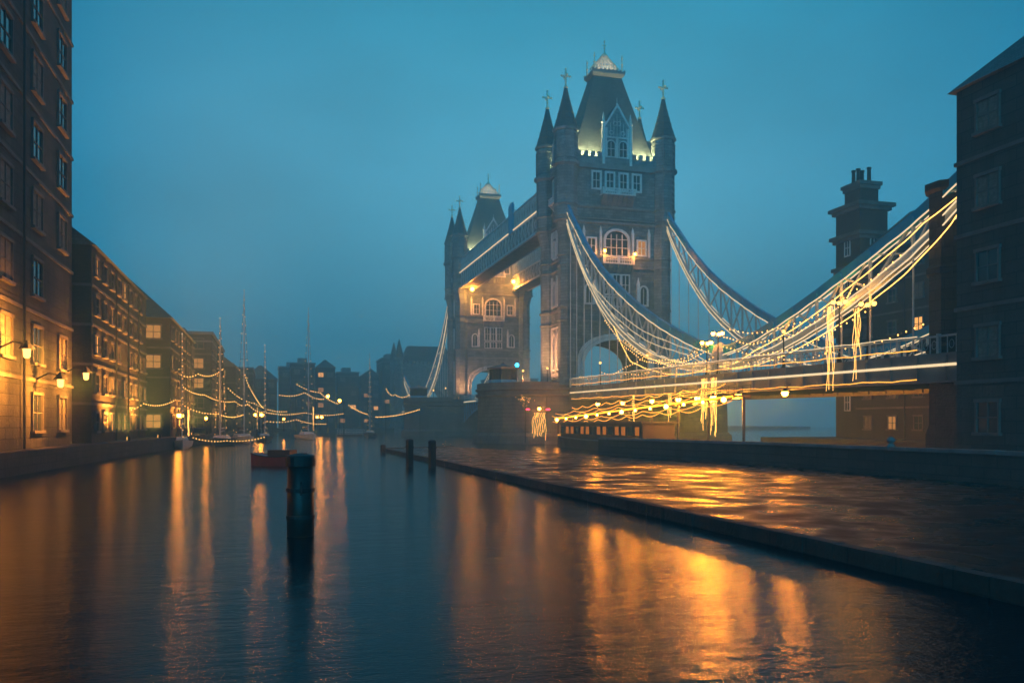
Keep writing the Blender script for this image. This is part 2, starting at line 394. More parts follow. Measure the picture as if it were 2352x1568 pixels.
    # corner turrets
    for sx in (-1, 1):
        for sy in (-1, 1):
            x, y = sx*4.86, sy*8.86; xi, yi = sx*4.75, sy*8.45
            t = MB()
            t.lathe(xi, yi, [(1.75*OCT,9.4),(1.75*OCT,10.4),(1.5*OCT,10.8),(1.5*OCT,34.6)], 8)
            t.loft([[(cx_+r*OCT*math.cos(PI/8+PI/4*i), cy_+r*OCT*math.sin(PI/8+PI/4*i), z) for i in range(8)] for cx_, cy_, r, z in ((xi,yi,1.5,34.6),(x,y,1.78,37.4),(x,y,1.78,51.6))])
            for z, h, o in ((20.2,.35,.16),(22.3,.4,.22),(29.3,.3,.18),(31.0,.3,.2)):
                t.lathe(xi, yi, [((1.5+o*.4)*OCT,z),((1.5+o)*OCT,z+.1),((1.5+o)*OCT,z+h)], 8)
            for z, h, o in ((36.7,.35,.2),(37.4,.2,.14),(39.3,.35,.2),(45.8,.8,.42),(47.0,.2,.12),(50.7,.25,.12),(51.5,.5,.28)):
                t.lathe(x, y, [((1.78+o*.4)*OCT,z),((1.78+o)*OCT,z+h*.35),((1.78+o)*OCT,z+h)], 8)
            for i in range(8):      # corner ribs and blind panels of the upper stage
                a = PI/8+PI/4*i; r = 1.8*OCT
                t.tube([(x+r*math.cos(a), y+r*math.sin(a), 47.2), (x+r*math.cos(a), y+r*math.sin(a), 50.8)], .11, 4)
                a = PI/4*i; r = 1.8
                cxp, cyp = x+r*math.cos(a), y+r*math.sin(a); tx, ty = -math.sin(a), math.cos(a)
                for s in (-.42, .42): t.tube([(cxp+tx*s, cyp+ty*s, 47.5), (cxp+tx*s, cyp+ty*s, 49.9), (cxp, cyp, 50.5)], .06, 4)
                # lancet moulding below the corbel
                cxp, cyp = xi+1.52*math.cos(a), yi+1.52*math.sin(a)
                for s in (-.38, .38): t.tube([(cxp+tx*s, cyp+ty*s, 31.6), (cxp+tx*s, cyp+ty*s, 33.0), (cxp, cyp, 34.4)], .06, 4)
            tt = t.build('turret', M['stone'], T)
            s = MB().lathe(x, y, [(2.1*OCT,52.0),(1.85*OCT,52.35),(1.45*OCT,53.7),(.95*OCT,55.7),(.55*OCT,57.4),(.25*OCT,58.9)], 8)
            for z in (53.5, 54.6, 55.7, 56.8):
                r = 2.1-(z-52)*.27
                s.lathe(x, y, [((r-.1)*OCT*.93,z),(r*OCT*.95,z+.03),((r-.1)*OCT*.9,z+.1)], 8)
            sp_ = s.build('spire', M['slate'], tt)
            c = MB().lathe(x, y, [(.3,58.8),(.42,58.95),(.3,59.15),(.16,59.3),(.16,60.0)], 8)
            c.box(x-.13,x+.13,y-.13,y+.13,59.9,62.1); c.box(x-.1,x+.1,y-.75,y+.75,60.75,61.0); c.box(x-.75,x+.75,y-.1,y+.1,60.755,60.995)
            for dx, dy in ((.75,0),(-.75,0),(0,.75),(0,-.75)): c.ball(x+dx, y+dy, 60.87, .2, 6)
            c.ball(x, y, 62.05, .18, 6)
            c.build('cross', M['gilt'], sp_)
    # long faces: windows, balconies, dormer
    for sx in (-1, 1):
        X = sx*5.3
        for yy, ww in ((-3.65,.62),(-1.22,.62),(1.22,.62),(3.65,.62)): window(T, 'x', X, yy, ww, 42.6, 45.2, .0, 2, 2, .3, deep=.28)
        window(T, 'x', X, 0, 2.0, 31.4, 35.6, 1.6, 4, 3, .4, deep=.35)
        for yy in (-4.55, 4.55):
            window(T, 'x', X, yy, .66, 31.8, 34.1, 0, 2, 2, .28, M['e_win'] if (sx > 0 and yy > 0) else None, deep=.3)
            window(T, 'x', X, yy*1.08, .6, 23.4, 26.4, .8, 2, 1, .28, deep=.3)
        for yy in (-1.6, 0, 1.6): window(T, 'x', X, yy, .6, 25.0, 28.2, 0, 2, 2, .2, deep=.25)
        for yy in (-1.6, 0, 1.6): window(T, 'x', X, yy, .6, 23.0, 24.4, 0, 2, 1, .15, deep=.25)
        # label stops and niches with canopies beside the windows
        for yy in (-2.9, 2.9, -5.9, 5.9):
            nb = MB(); x0, x1 = sorted((X, X+sx*.35)); nb.box(x0, x1, yy-.2, yy+.2, 31.4, 35.2); nb.frus(X+sx*.17, yy, 35.2, .2, .26, 36.3, .03, .03); nb.build('niche', M['trim'], T)
        for yy in (-3.9, 3.9):
            nb = MB(); x0, x1 = sorted((X, X+sx*.4)); nb.box(x0, x1, yy-.22, yy+.22, 23.2, 26.6); nb.frus(X+sx*.2, yy, 26.6, .24, .28, 28.0, .03, .03); nb.build('niche', M['trim'], T)
        def balcony(z0, z1, hw, proj, cz, name, m):
            bm_ = MB(); x0, x1 = sorted((X+sx*.1, X+sx*proj))
            bm_.box(x0-.08, x1+.08, -hw-.1, hw+.1, z0, z0+.22)
            xo = X+sx*proj; a0, a1 = sorted((xo, xo-sx*.14))
            n = int(hw*5)
            for i in range(n+1):
                y = -hw+2*hw*i/n; bm_.box(a0+.02, a1-.02, y-.06, y+.06, z0+.22, z1-.15)
            for y in (-hw+.12, 0, hw-.12): bm_.box(a0-.06, a1+.06, y-.22, y+.22, z0+.22, z1+.05)
            for i in range(n):
                y = -hw+2*hw*(i+.5)/n; bm_.ball(xo-sx*.07, y, (z0+z1)/2, .13, 6)
            bm_.box(a0-.05, a1+.05, -hw, hw, z1-.15, z1)
            for sy in (-1, 1):
                y0, y1 = sorted((sy*hw, sy*(hw-.12))); bm_.box(x0, x1, y0, y1, z0+.22, z1-.15)
            B = bm_.build(name, m, T)
            c = MB(); n2 = int(hw*2.2)
            c.prism([(X, cz), (X+sx*.25, cz), (X+sx*(proj-.15), z0-.02), (X, z0-.02)], 'y', -hw+.25, hw-.25)
            for i in range(n2+1):
                y = -hw+.2+(2*hw-.4)*i/n2
                c.prism([(X, cz-.4), (X+sx*.15, cz-.4), (X+sx*proj, z0-.35), (X+sx*proj, z0-.01), (X, z0-.01)], 'y', y-.13, y+.13)
            c.build('corbel', M['band'], B)
        balcony(41.4, 42.5, 2.9, 1.3, 39.9, 'balcony', M['trim'])
        balcony(29.9, 31.3, 2.75, 1.1, 28.7, 'balcony', M['trim'])
        # gabled dormer
        dm = MB(); xf = X+sx*.25; xb = sx*1.9
        gp = [(-2.1,46.6),(2.1,46.6),(2.1,53.0),(0,56.4),(-2.1,53.0)]
        x0, x1 = sorted((xf, xb)); dm.prism(gp, 'x', x0, x1)
        D = dm.build('dormer', M['stone'], T)
        tr = MB()
        for s in (-1, 1):
            x0, x1 = sorted((xf, xf+sx*.25)); tr.prism([(s*2.3,52.7),(s*2.3,53.2),(0,56.95),(0,56.3)], 'x', x0, x1+.02)
            tr.lathe(xf, s*2.45, [(.36,46.6),(.36,53.4),(.46,53.5),(.46,53.7),(.25,53.8),(.22,54.4),(.03,55.4)], 6)
            for yy in (.7,):
                for (y_, z_) in ((s*1.05,52.0),(s*.35,53.6)): tr.tube([(xf+sx*.08, y_+.35*math.cos(a), z_+.35*math.sin(a)) for a in [2*PI*i/10 for i in range(11)]], .06, 4)
            tr.box(min(xf,xf+sx*.18), max(xf,xf+sx*.18), s*1.97-.1, s*1.97+.1, 46.7, 52.8)
        tr.lathe(xf, 0, [(.12,56.5),(.2,56.9),(.05,57.1),(.04,57.9)], 6)
        for i in range(7):
            y = -1.7+i*.567; tr.tube([(xf+sx*.05, y, 51.2), (xf+sx*.05, y, 52.9+ (1.7-abs(y))*1.3)], .05, 4)
        tr.box(min(xf,xf+sx*.15), max(xf,xf+sx*.15), -2, 2, 51.1, 51.35); tr.box(min(xf,xf+sx*.15), max(xf,xf+sx*.15), -2, 2, 47.5, 47.75)
        tr.box(min(xf,xf+sx*.15), max(xf,xf+sx*.15), -.2, .2, 46.7, 51.1)
        tr.build('tracery', M['trim'], D)
        rr = MB()
        for s in (-1, 1): x0, x1 = sorted((xf-sx*.02, xb)); rr.prism([(s*2.35,52.9),(s*2.35,53.1),(0,56.75),(0,56.55)], 'x', x0, x1)
        rr.build('dormer_roof', M['slate'], D)
        for yy in (-1.1, 1.1): window(D, 'x', xf, yy, .66, 48.0, 50.6, .6, 2, 2, .18, deep=.2)
    # short faces
    for sy in (-1, 1):
        Y = sy*8.6
        for xx in (-1.2, 1.2):
            window(T, 'y', Y, xx, .6, 42.4, 45.2, 0, 2, 2, .3, deep=.28)
            window(T, 'y', Y, xx, .6, 31.8, 34.6, .7, 2, 2, .28, deep=.28)
            window(T, 'y', Y, xx, .6, 23.6, 27.6, .7, 2, 2, .28, deep=.28)
            window(T, 'y', Y, xx, .6, 12.6, 18.6, .8, 2, 4, .3, deep=.3)
        pm = MB(); y0, y1 = sorted((Y, Y+sy*.3))
        for xx in (-2.6, 2.6, 0): pm.box(xx-.2, xx+.2, y0, y1, 11, 19.6); pm.box(xx-.16, xx+.16, y0, y1, 23.2, 28.6); pm.box(xx-.16, xx+.16, y0, y1, 32, 36.2)
        pm.box(-2.8, 2.8, y0, y1, 19.5, 19.8); pm.box(-2.8, 2.8, y0, y1, 11.3, 11.9)
        for i in range(9): xx = -2.4+i*.6; pm.box(xx-.1, xx+.1, y0, y1+sy*.0, 35.2, 36.4)
        pm.build('panelling', M['trim'], T)
        bb = MB(); y0, y1 = sorted((Y, Y+sy*1.0)); bb.box(-2.2, 2.2, y0, y1, 40.9, 41.15)
        yo = Y+sy*.9
        for i in range(13): xx = -2.1+i*.35; bb.box(xx-.06, xx+.06, yo-.06, yo+.06, 41.15, 41.9)
        bb.box(-2.2, 2.2, yo-.1, yo+.1, 41.9, 42.05)
        for xx in (-1.8,-.6,.6,1.8): bb.prism([(Y,39.9),(Y+sy*.9,40.88),(Y,40.88)][::1], 'x', xx-.12, xx+.12)
        bb.build('balcony', M['trim'], T)
        dm = MB(); yf = Y+sy*.15; yb = sy*4.5; y0, y1 = sorted((yf, yb))
        dm.prism([(-1.4,46.6),(1.4,46.6),(1.4,50.8),(0,53.2),(-1.4,50.8)], 'y', y0, y1)
        D = dm.build('dormer', M['stone'], T)
        tr = MB()
        for s in (-1, 1):
            tr.lathe(s*1.6, yf, [(.26,46.6),(.26,51.4),(.34,51.5),(.2,51.7),(.03,53.0)], 6)
            y0, y1 = sorted((yf, yf+sy*.2)); tr.prism([(s*1.55,50.6),(s*1.55,51.0),(0,53.6),(0,53.1)], 'y', y0, y1)
        tr.build('tracery', M['trim'], D)
        window(D, 'y', yf, 0, .8, 47.8, 50.4, .6, 2, 2, .2, deep=.2)
    # parapet floodlights washing the roof
    for sx in (-1, 1):
        for sy in (-1, 1):
            fl = MB().box(sx*5.0-.12, sx*5.0+.12, sy*5.0-.3, sy*5.0+.3, 47.0, 47.25).build('floodlight', M['e_warm'], T)
            for yy in (3.4, 4.8, 6.2): light('SPOT', (sx*5.12, sy*yy, 47.75), 3200, LEMON, .12, T, target=(sx*3.3, sy*yy*.9, 54), spot=125, blend=1.)
            light('POINT', (sx*2.5, sy*8.25, 47.9), 500, LEMON, .2, T)
    return T
tower1 = make_tower('tall near tower of the bridge, stone corner turrets and dark slate roof, nearest the camera')
tower2 = dup(tower1, (-82,0,0), PI, 'smaller distant tower of the bridge, hazy blue roof, lit orange under the high walkway')

# warm lamps on the near tower's lower balcony
def lantern(loc, label, power, m='e_sodium', r=.16, col=SOD, group=None, name='wall_lamp'):
    t = thing(name, label, 'lamp', loc, 0, group)
    MB().box(-.45, 0, -.04, .04, -.05, .05).build('bracket', M['iron'], t)
    MB().ball(.1, 0, 0, r).build('bulb', M[m], t)
    MB().lathe(.1, 0, [(r*1.25, r*.8), (r*.9, r*1.5), (.03, r*2.1)], 8).build('cap', M['iron'], t)
    light('POINT', (.1+r*1.6, 0, 0), power, col, r, t)
    return t
lantern((6.75,-2.7,31.9), 'glowing lamp at the left end of the tower balcony above the arch', 480, r=.24, group='lamps on the tower balcony')
lantern((6.75,2.7,31.6), 'glowing lamp at the right end of the tower balcony above the arch', 480, r=.24, group='lamps on the tower balcony')
# sodium floodlights under the high walkways, lighting the far tower
for y, z, p, lab in ((-6.7, 37.4, 3600, 'left of the two dazzling orange floodlights under the high walkway'),
                     (4.2, 39.8, 3600, 'right of the two dazzling orange floodlights under the high walkway')):
    t = thing('floodlight', lab, 'floodlight', (-72.2, y, z), 0, 'orange floodlights under the walkway')
    MB().box(-.5,.0,-.45,.45,-.35,.35).build('housing', M['iron'], t)
    MB().ball(.1,0,0,.52,10).build('lens', M['e_sodium'], t)
    MB().tube([(-.3,0,.3),(-1.6,0,.6),(-3.8,0,.6)], .06).build('bracket', M['iron'], t)
    light('POINT', (-.9,0,-.9), p, SOD, .4, t); light('POINT', (.9,0,.2), p*.25, SOD, .4, t)

# ------------------------------------------------------------------ piers
def make_pier(label):
    T = thing('bridge_pier', label, 'bridge pier', (0,0,0), 0, 'piers under the towers')
    def outline(r, yc=12.0, n=14):
        p = []
        for i in range(n+1): a = -PI+PI*i/n; p.append((r*math.cos(a), -yc+r*math.sin(a)))
        for i in range(n+1): a = PI*i/n; p.append((r*math.cos(a), yc+r*math.sin(a)))
        return p
    m = MB(); m.loft([[(*p, z) for p in outline(r)] for r, z in ((11.4,-1),(11.2,1.2),(10.5,1.8),(10.35,7.6))]); m.build('base', M['pier'], T)
    m = MB()
    for r0, r1, z0, z1 in ((10.45,10.75,7.6,7.8),(10.75,10.75,7.8,8.1),(10.4,10.4,8.1,8.5),(10.5,10.8,8.5,8.7),(10.8,10.8,8.7,9.0)):
        m.loft([[(*p, z) for p in outline(r)] for r, z in ((r0,z0),(r1,z1))])
    m.build('cornice', M['pier'], T)
    m = MB(); o, i_ = outline(10.55), outline(10.1); n = len(o)
    vs = [(*p, 9.0) for p in o]+[(*p, 9.9) for p in o]+[(*p, 9.9) for p in i_]+[(*p, 9.0) for p in i_]
    m.add(vs, [(q*n+i, q*n+(i+1) % n, (q+1)*n+(i+1) % n, (q+1)*n+i) for i in range(n) for q in range(3)
               if not (abs(o[i][0]) > 10.3 and abs(o[(i+1)%n][0]) > 10.3 and o[i][1]*o[(i+1)%n][1] < 0)])
    m.build('parapet', M['pier'], T)
    m = MB(); m.loft([[(*p, z) for p in outline(10.1)] for z in (8.9, 9.42)]); m.build('paving', M['asphalt'], T)
    d = MB()
    for y in (-17.5, -14): d.tube([(10.2,y,0.2),(10.45,y,4.2),(10.45,y,7.5)], .07)
    d.build('downpipe', M['iron'], T)
    return T
pier1 = make_pier('dark granite pier with rounded end carrying the near tower')
pier2 = dup(pier1, (-82,0,0), PI, 'hazy dark granite pier carrying the far tower')

# control cabin on the pier end, with railings
def cabin(loc, label):
    t = thing('control_cabin', label, 'cabin', loc, 0, 'cabins on the pier ends')
    MB().lathe(0,0,[(2.3,0),(2.3,.9),(2.2,.95),(2.2,1.0)],8).build('base', M['blue'], t)
    MB().lathe(0,0,[(2.1,1.0),(2.1,2.7)],8).build('glazing', M['glass'], t)
    f = MB()
    for i in range(8):
        a = PI/8+PI/4*i; f.tube([(2.14*math.cos(a),2.14*math.sin(a),.9),(2.14*math.cos(a),2.14*math.sin(a),2.8)], .09, 4)
        for k in (1,2):
            a2 = PI/8+PI/4*(i+1); p = Vector((2.14*math.cos(a),2.14*math.sin(a),0)).lerp(Vector((2.14*math.cos(a2),2.14*math.sin(a2),0)), k/3)
            f.tube([(p.x,p.y,1),(p.x,p.y,2.75)], .04, 4)
    f.build('frame', M['iron'], t)
    MB().lathe(0,0,[(2.6,2.7),(2.65,2.95),(1.6,3.3),(.5,3.5),(.1,3.9)],8).build('roof', M['lead'], t)
    return t
cabin((3.5,-19.3,9.42), 'octagonal glazed control cabin on the rounded end of the near pier')
cabin((-79,-19.3,9.42), 'small octagonal control cabin on the rounded end of the far pier')

# ------------------------------------------------------------------ high level walkways
def make_walkway(y0, y1, label):
    T = thing('high_walkway', label, 'walkway', (0,0,0), 0, 'high walkways between the towers')
    xa, xb = -76.2, -5.8
    m = MB()
    for y in (y0, y1):
        m.box(xa, xb, y-.18, y+.18, 41.5, 41.85); m.box(xa, xb, y-.2, y+.2, 45.2, 45.5)
        m.box(xa, xb, y-.2, y+.2, 38.0, 38.45)
    m.build('girder', M['pale'], T)
    MB().box(xa, xb, min(y0,y1)+.2, max(y0,y1)-.2, 38.1, 38.35).build('floor', M['band'], T)
    rf = MB(); lo, hi = sorted((y0, y1)); rf.prism([(lo+.25,44.6),(hi-.25,44.6),(hi-.25,45.0),((lo+hi)/2,46.0),(lo+.25,45.0)], 'x', xa, xb); rf.build('roof', M['lead'], T)
    for y in (y0, y1):
        l = MB(); n = 30
        for i in range(n):
            x0 = xa+(xb-xa)*i/n; x1 = xa+(xb-xa)*(i+1)/n
            l.bar((x0,y,38.4), (x1,y,41.6), .16, .2); l.bar((x0,y,41.6), (x1,y,38.4), .14, .2)
            l.box(x0-.1, x0+.1, y-.17, y+.17, 38.4, 41.55)
        l.build('lattice', M['pale'], T)
        MB().box(xa, xb, y-.05, y+.05, 38.45, 41.5).build('cladding', M['band'], T)
        p = MB(); n = 84
        for i in range(n):
            x0 = xa+(xb-xa)*i/n; x1 = xa+(xb-xa)*(i+1)/n
            p.bar((x0,y,42.0), (x1,y,45.2), .08, .12); p.bar((x0,y,45.2), (x1,y,42.0), .075, .12)
            if i % 2 == 0: p.box(x0-.06, x0+.06, y-.12, y+.12, 41.85, 45.2)
            p.tube([((x0+x1)/2+.22*math.cos(2*PI*k/8), y, 44.4+.22*math.sin(2*PI*k/8)) for k in range(9)], .04, 4)
        p.build('parapet_lattice', M['pale'], T)
    yo = y0 if abs(y0) > abs(y1) else y1; s = -1 if yo < 0 else 1
    sh = MB(); a, b = sorted((yo, yo+s*.35)); x = -27
    sh.box(x-1.1, x+1.1, a, b, 41.6, 46.2); sh.prism([(x-1.1,46.2),(x+1.1,46.2),(x,47.9)], 'y', a, b)
    for q in (-1.3, 1.3): sh.lathe(x+q, yo+s*.2, [(.25,41.6),(.25,46.6),(.32,46.7),(.05,47.8)], 6)
    for k in range(3): sh.box(x-.8+k*.6, x-.8+k*.6+.3, a-.06, b+.06, 42.6, 45.6)
    sh.build('crest', M['blue'], T)
    a, b = sorted((yo+s*.22, yo+s*.34))
    MB().box(xa+.5, xb-.9, a, b, 41.86, 42.06).build('light_strip', M['e_warm'], T)
    return T
make_walkway(-9.0, -5.2, 'nearer high level walkway between the towers with a bright strip of light along it')
make_walkway(9.0, 5.2, 'farther high level walkway between the towers, mostly behind the first')

# ------------------------------------------------------------------ suspension chains
UP = [(5.3,39.9),(7.6,37.2),(10.5,34.6),(13.8,31.5),(17,28.9),(20.4,26.4),(24,24.1),(27,22.4),(30,20.8),(33.5,19.0),(37,17.4),(40,16.1),(43.4,14.8),(46.7,13.6),(50,12.5),(55.4,11.1)]
LO = [(5.3,38.2),(7.6,34.6),(10.5,30.9),(13.8,27.2),(17,24.1),(20.4,21.2),(24,18.7),(27,16.9),(30,15.3),(33.5,13.7),(37,12.4),(40,11.5),(43.4,10.7),(46.7,10.1),(50,9.7),(55.4,9.5)]
UR = [(55.4,11.1),(58.8,11.4),(62.2,12.0),(65.5,12.8),(68.8,13.7),(72.2,14.7),(75.6,15.8),(79.2,17.0),(84,18.7),(87,20.0),(90,21.4),(92.4,22.5)]
LR = [(55.4,9.5),(58.8,9.3),(62.2,9.7),(65.5,10.3),(68.8,11.0),(72.2,11.9),(75.6,12.9),(79.2,14.2),(84,16.2),(87,17.8),(90,19.6),(92.4,21.3)]
def make_chain(y, label):
    T = thing('suspension_chain', label, 'bridge chain', (0,y,0), 0, 'suspension chains of the bridge')
    W = .42
    def chord(pts, h, name, m):
        b = MB(); rings = []
        V = [Vector((x,0,z)) for x, z in pts]
        for i, p in enumerate(V):
            t = (V[min(i+1,len(V)-1)]-V[max(i-1,0)]).normalized(); n = Vector((-t.z,0,t.x))
            rings.append([p+n*a+Vector((0,c,0)) for a, c in ((-h/2,-W/2),(-h/2,W/2),(h/2,W/2),(h/2,-W/2))])
        b.loft(rings)
        for i, p in enumerate(V):   # flange plates and pins
            if i in (0, len(V)-1): continue
            b.tube([(p.x,-W/2-.1,p.z),(p.x,W/2+.1,p.z)], h*.42, 8)
        return b.build(name, m, T)
    chord(UP, 1.0, 'upper_chord', M['blue']); chord(LO, .62, 'lower_chord', M['pale'])
    chord(UR, .9, 'upper_chord', M['blue']); chord(LR, .6, 'lower_chord', M['pale'])
    for A, B in ((UP, LO), (UR, LR)):
        for i in range(1, len(A)-1):
            b = MB()
            b.bar((A[i][0],0,A[i][1]), (B[i][0],0,B[i][1]), .22, .2)
            j, k2 = (i+1, i) if i % 2 else (i, i+1)
            if i+1 < len(A): b.bar((A[j][0],.06,A[j][1]), (B[k2][0],.06,B[k2][1]), .2, .18)
            if i+1 < len(A): b.bar((A[k2][0],-.06,A[k2][1]), (B[j][0],-.06,B[j][1]), .12, .12)
            b.build('brace', M['pale'], T)
    # rope lights clipped along the edges of both chords, on either side
    for pts, dz, nm in ((LO, .36, 0), (LO, -.36, 1), (UP, -.55, 2), (LR, -.34, 3), (UR, -.5, 4), (LR, .34, 5)):
        s = MB()
        for sy in (-1, 1):
            pp = []
            for i in range(len(pts)-1):
                for k in range(4):
                    t = k/4; x = pts[i][0]*(1-t)+pts[i+1][0]*t; z = pts[i][1]*(1-t)+pts[i+1][1]*t
                    pp.append((x, sy*(W/2+.07), z+dz+.03*math.sin(x*1.9+nm)))
            pp.append((pts[-1][0], sy*(W/2+.07), pts[-1][1]+dz))
            s.tube(pp, .062, 5)
        s.build('light_line', M['e_warm'], T)
    # junction node and hangers
    MB().lathe(55.4,0,[(.01,8.6),(.9,8.7),(1.0,9.4),(.95,11.0),(.7,11.7),(.3,12.0),(.01,12.1)],10).build('junction', M['pale'], T)
    for A in (LO, LR):
        for i in range(1, len(A)-1):
            if A is LO or i > 1:
                if A[i][1] > 9.9: MB().tube([(A[i][0],0,A[i][1]-.3),(A[i][0],0,8.7)], .075, 6).build('hanger', M['white'], T)
    return T
ch = make_chain(-9.0, 'near side suspension chain falling from the near tower, outlined in warm lights')
dup(ch, (0,9.0,0), 0, 'suspension chain on the far side of the road, falling from the near tower')
dup(ch, (-82,9.0,0), PI, 'distant suspension chain left of the far tower, farther of the two')
dup(ch, (-82,-9.0,0), PI, 'distant suspension chain left of the far tower, nearer of the two')

# ------------------------------------------------------------------ decks
def make_deck(label):
    T = thing('side_span_deck', label, 'bridge deck', (0,0,0), 0, 'side span road decks')
    x0, x1 = 10.6, 91.8; z0, z1 = 8.9, 8.16
    def zz(x): return z0+(z1-z0)*(x-x0)/(x1-x0)
    MB().prism([(x0,zz(x0)-.5),(x1,zz(x1)-.5),(x1,zz(x1)),(x0,zz(x0))], 'y', -9.9, 9.9).build('roadway', M['asphalt'], T)
    for y in (-10.1, 10.1):
        g = MB(); g.prism([(x0,zz(x0)-1.9),(x1,zz(x1)-1.9),(x1,zz(x1)+.1),(x0,zz(x0)+.1)], 'y', y-.12, y+.12)
        g.prism([(x0,zz(x0)-2.0),(x1,zz(x1)-2.0),(x1,zz(x1)-1.86),(x0,zz(x0)-1.86)], 'y', y-.3, y+.3)
        for i in range(30): x = x0+.6+(x1-x0-1)*i/29; g.box(x-.06, x+.06, y-.26, y+.26, zz(x)-1.85, zz(x)-.05)
        g.build('girder', M['girder'], T)
        r = MB(); r.prism([(x0,zz(x0)+1.25),(x1,zz(x1)+1.25),(x1,zz(x1)+1.38),(x0,zz(x0)+1.38)], 'y', y-.1, y+.1)
        for i in range(101):
            x = x0+(x1-x0)*i/100; r.box(x-.03, x+.03, y-.03, y+.03, zz(x)+.1, zz(x)+1.25)
            if i % 5 == 0: r.box(x-.12, x+.12, y-.12, y+.12, zz(x)+.1, zz(x)+1.5)
            if i < 100 and i % 5 != 0:
                xc = x+.38; r.tube([(xc+.22*math.cos(2*PI*k/8), y, zz(x)+.7+.3*math.sin(2*PI*k/8)) for k in range(9)], .025, 4)
        r.build('railing', M['pale'], T)
        yo = y-.2 if y < 0 else y+.2
        MB().prism([(x0+.4,zz(x0)-.85),(x1,zz(x1)-.85),(x1,zz(x1)-.66),(x0+.4,zz(x0)-.66)], 'y', min(yo,yo-.08), max(yo,yo-.08)+.0).build('light_strip', M['e_warm'], T)
    cb = MB()
    for i in range(18): x = x0+2+(x1-x0-4)*i/17; cb.box(x-.15, x+.15, -9.9, 9.9, zz(x)-1.6, zz(x)-.52)
    cb.build('cross_beam', M['iron'], T)
    return T
dk = make_deck('side span road deck under the lit chains, running right from the near tower')
dup(dk, (-82,0,0), PI, 'distant side span road deck left of the far tower')
T = thing('bascule_deck', 'road deck of the opening span between the two towers with pale blue lattice under it', 'bridge deck')
MB().box(-71.6,-10.4,-8.6,8.6,8.6,9.1).build('roadway', M['asphalt'], T)
for y in (-8.9, 8.9):
    g = MB(); n = 24
    def zb(x): t = (x+41)/30.6; return 8.0-4.2*t*t
    pr = [(-71.6+61.2*i/n, zb(-71.6+61.2*i/n)) for i in range(n+1)]
    g.tube([(x,y,z) for x, z in pr], .22, 6); g.box(-71.6,-10.4,y-.2,y+.2,8.3,9.1)
    for i in range(n):
        (xa_, za), (xb_, zb_) = pr[i], pr[i+1]
        g.bar((xa_,y,za),(xa_,y,8.4),.14,.14); g.bar((xa_,y,za),(xb_,y,8.4),.12,.12)
    g.build('girder', M['blue'], T)
    r = MB(); r.box(-71.6,-10.4,y-.06,y+.06,10.1,10.22)
    for i in range(62): r.box(-71.5+i-.03,-71.5+i+.03,y-.03,y+.03,9.1,10.1)
    r.build('railing', M['pale'], T)
    for a, b in ((-71,-58),(-50,-30),(-26,-12)): MB().box(a,b,min(y*1.03,y*1.035),max(y*1.03,y*1.035),8.55,8.75).build('light_strip', M['e_warm'], T)

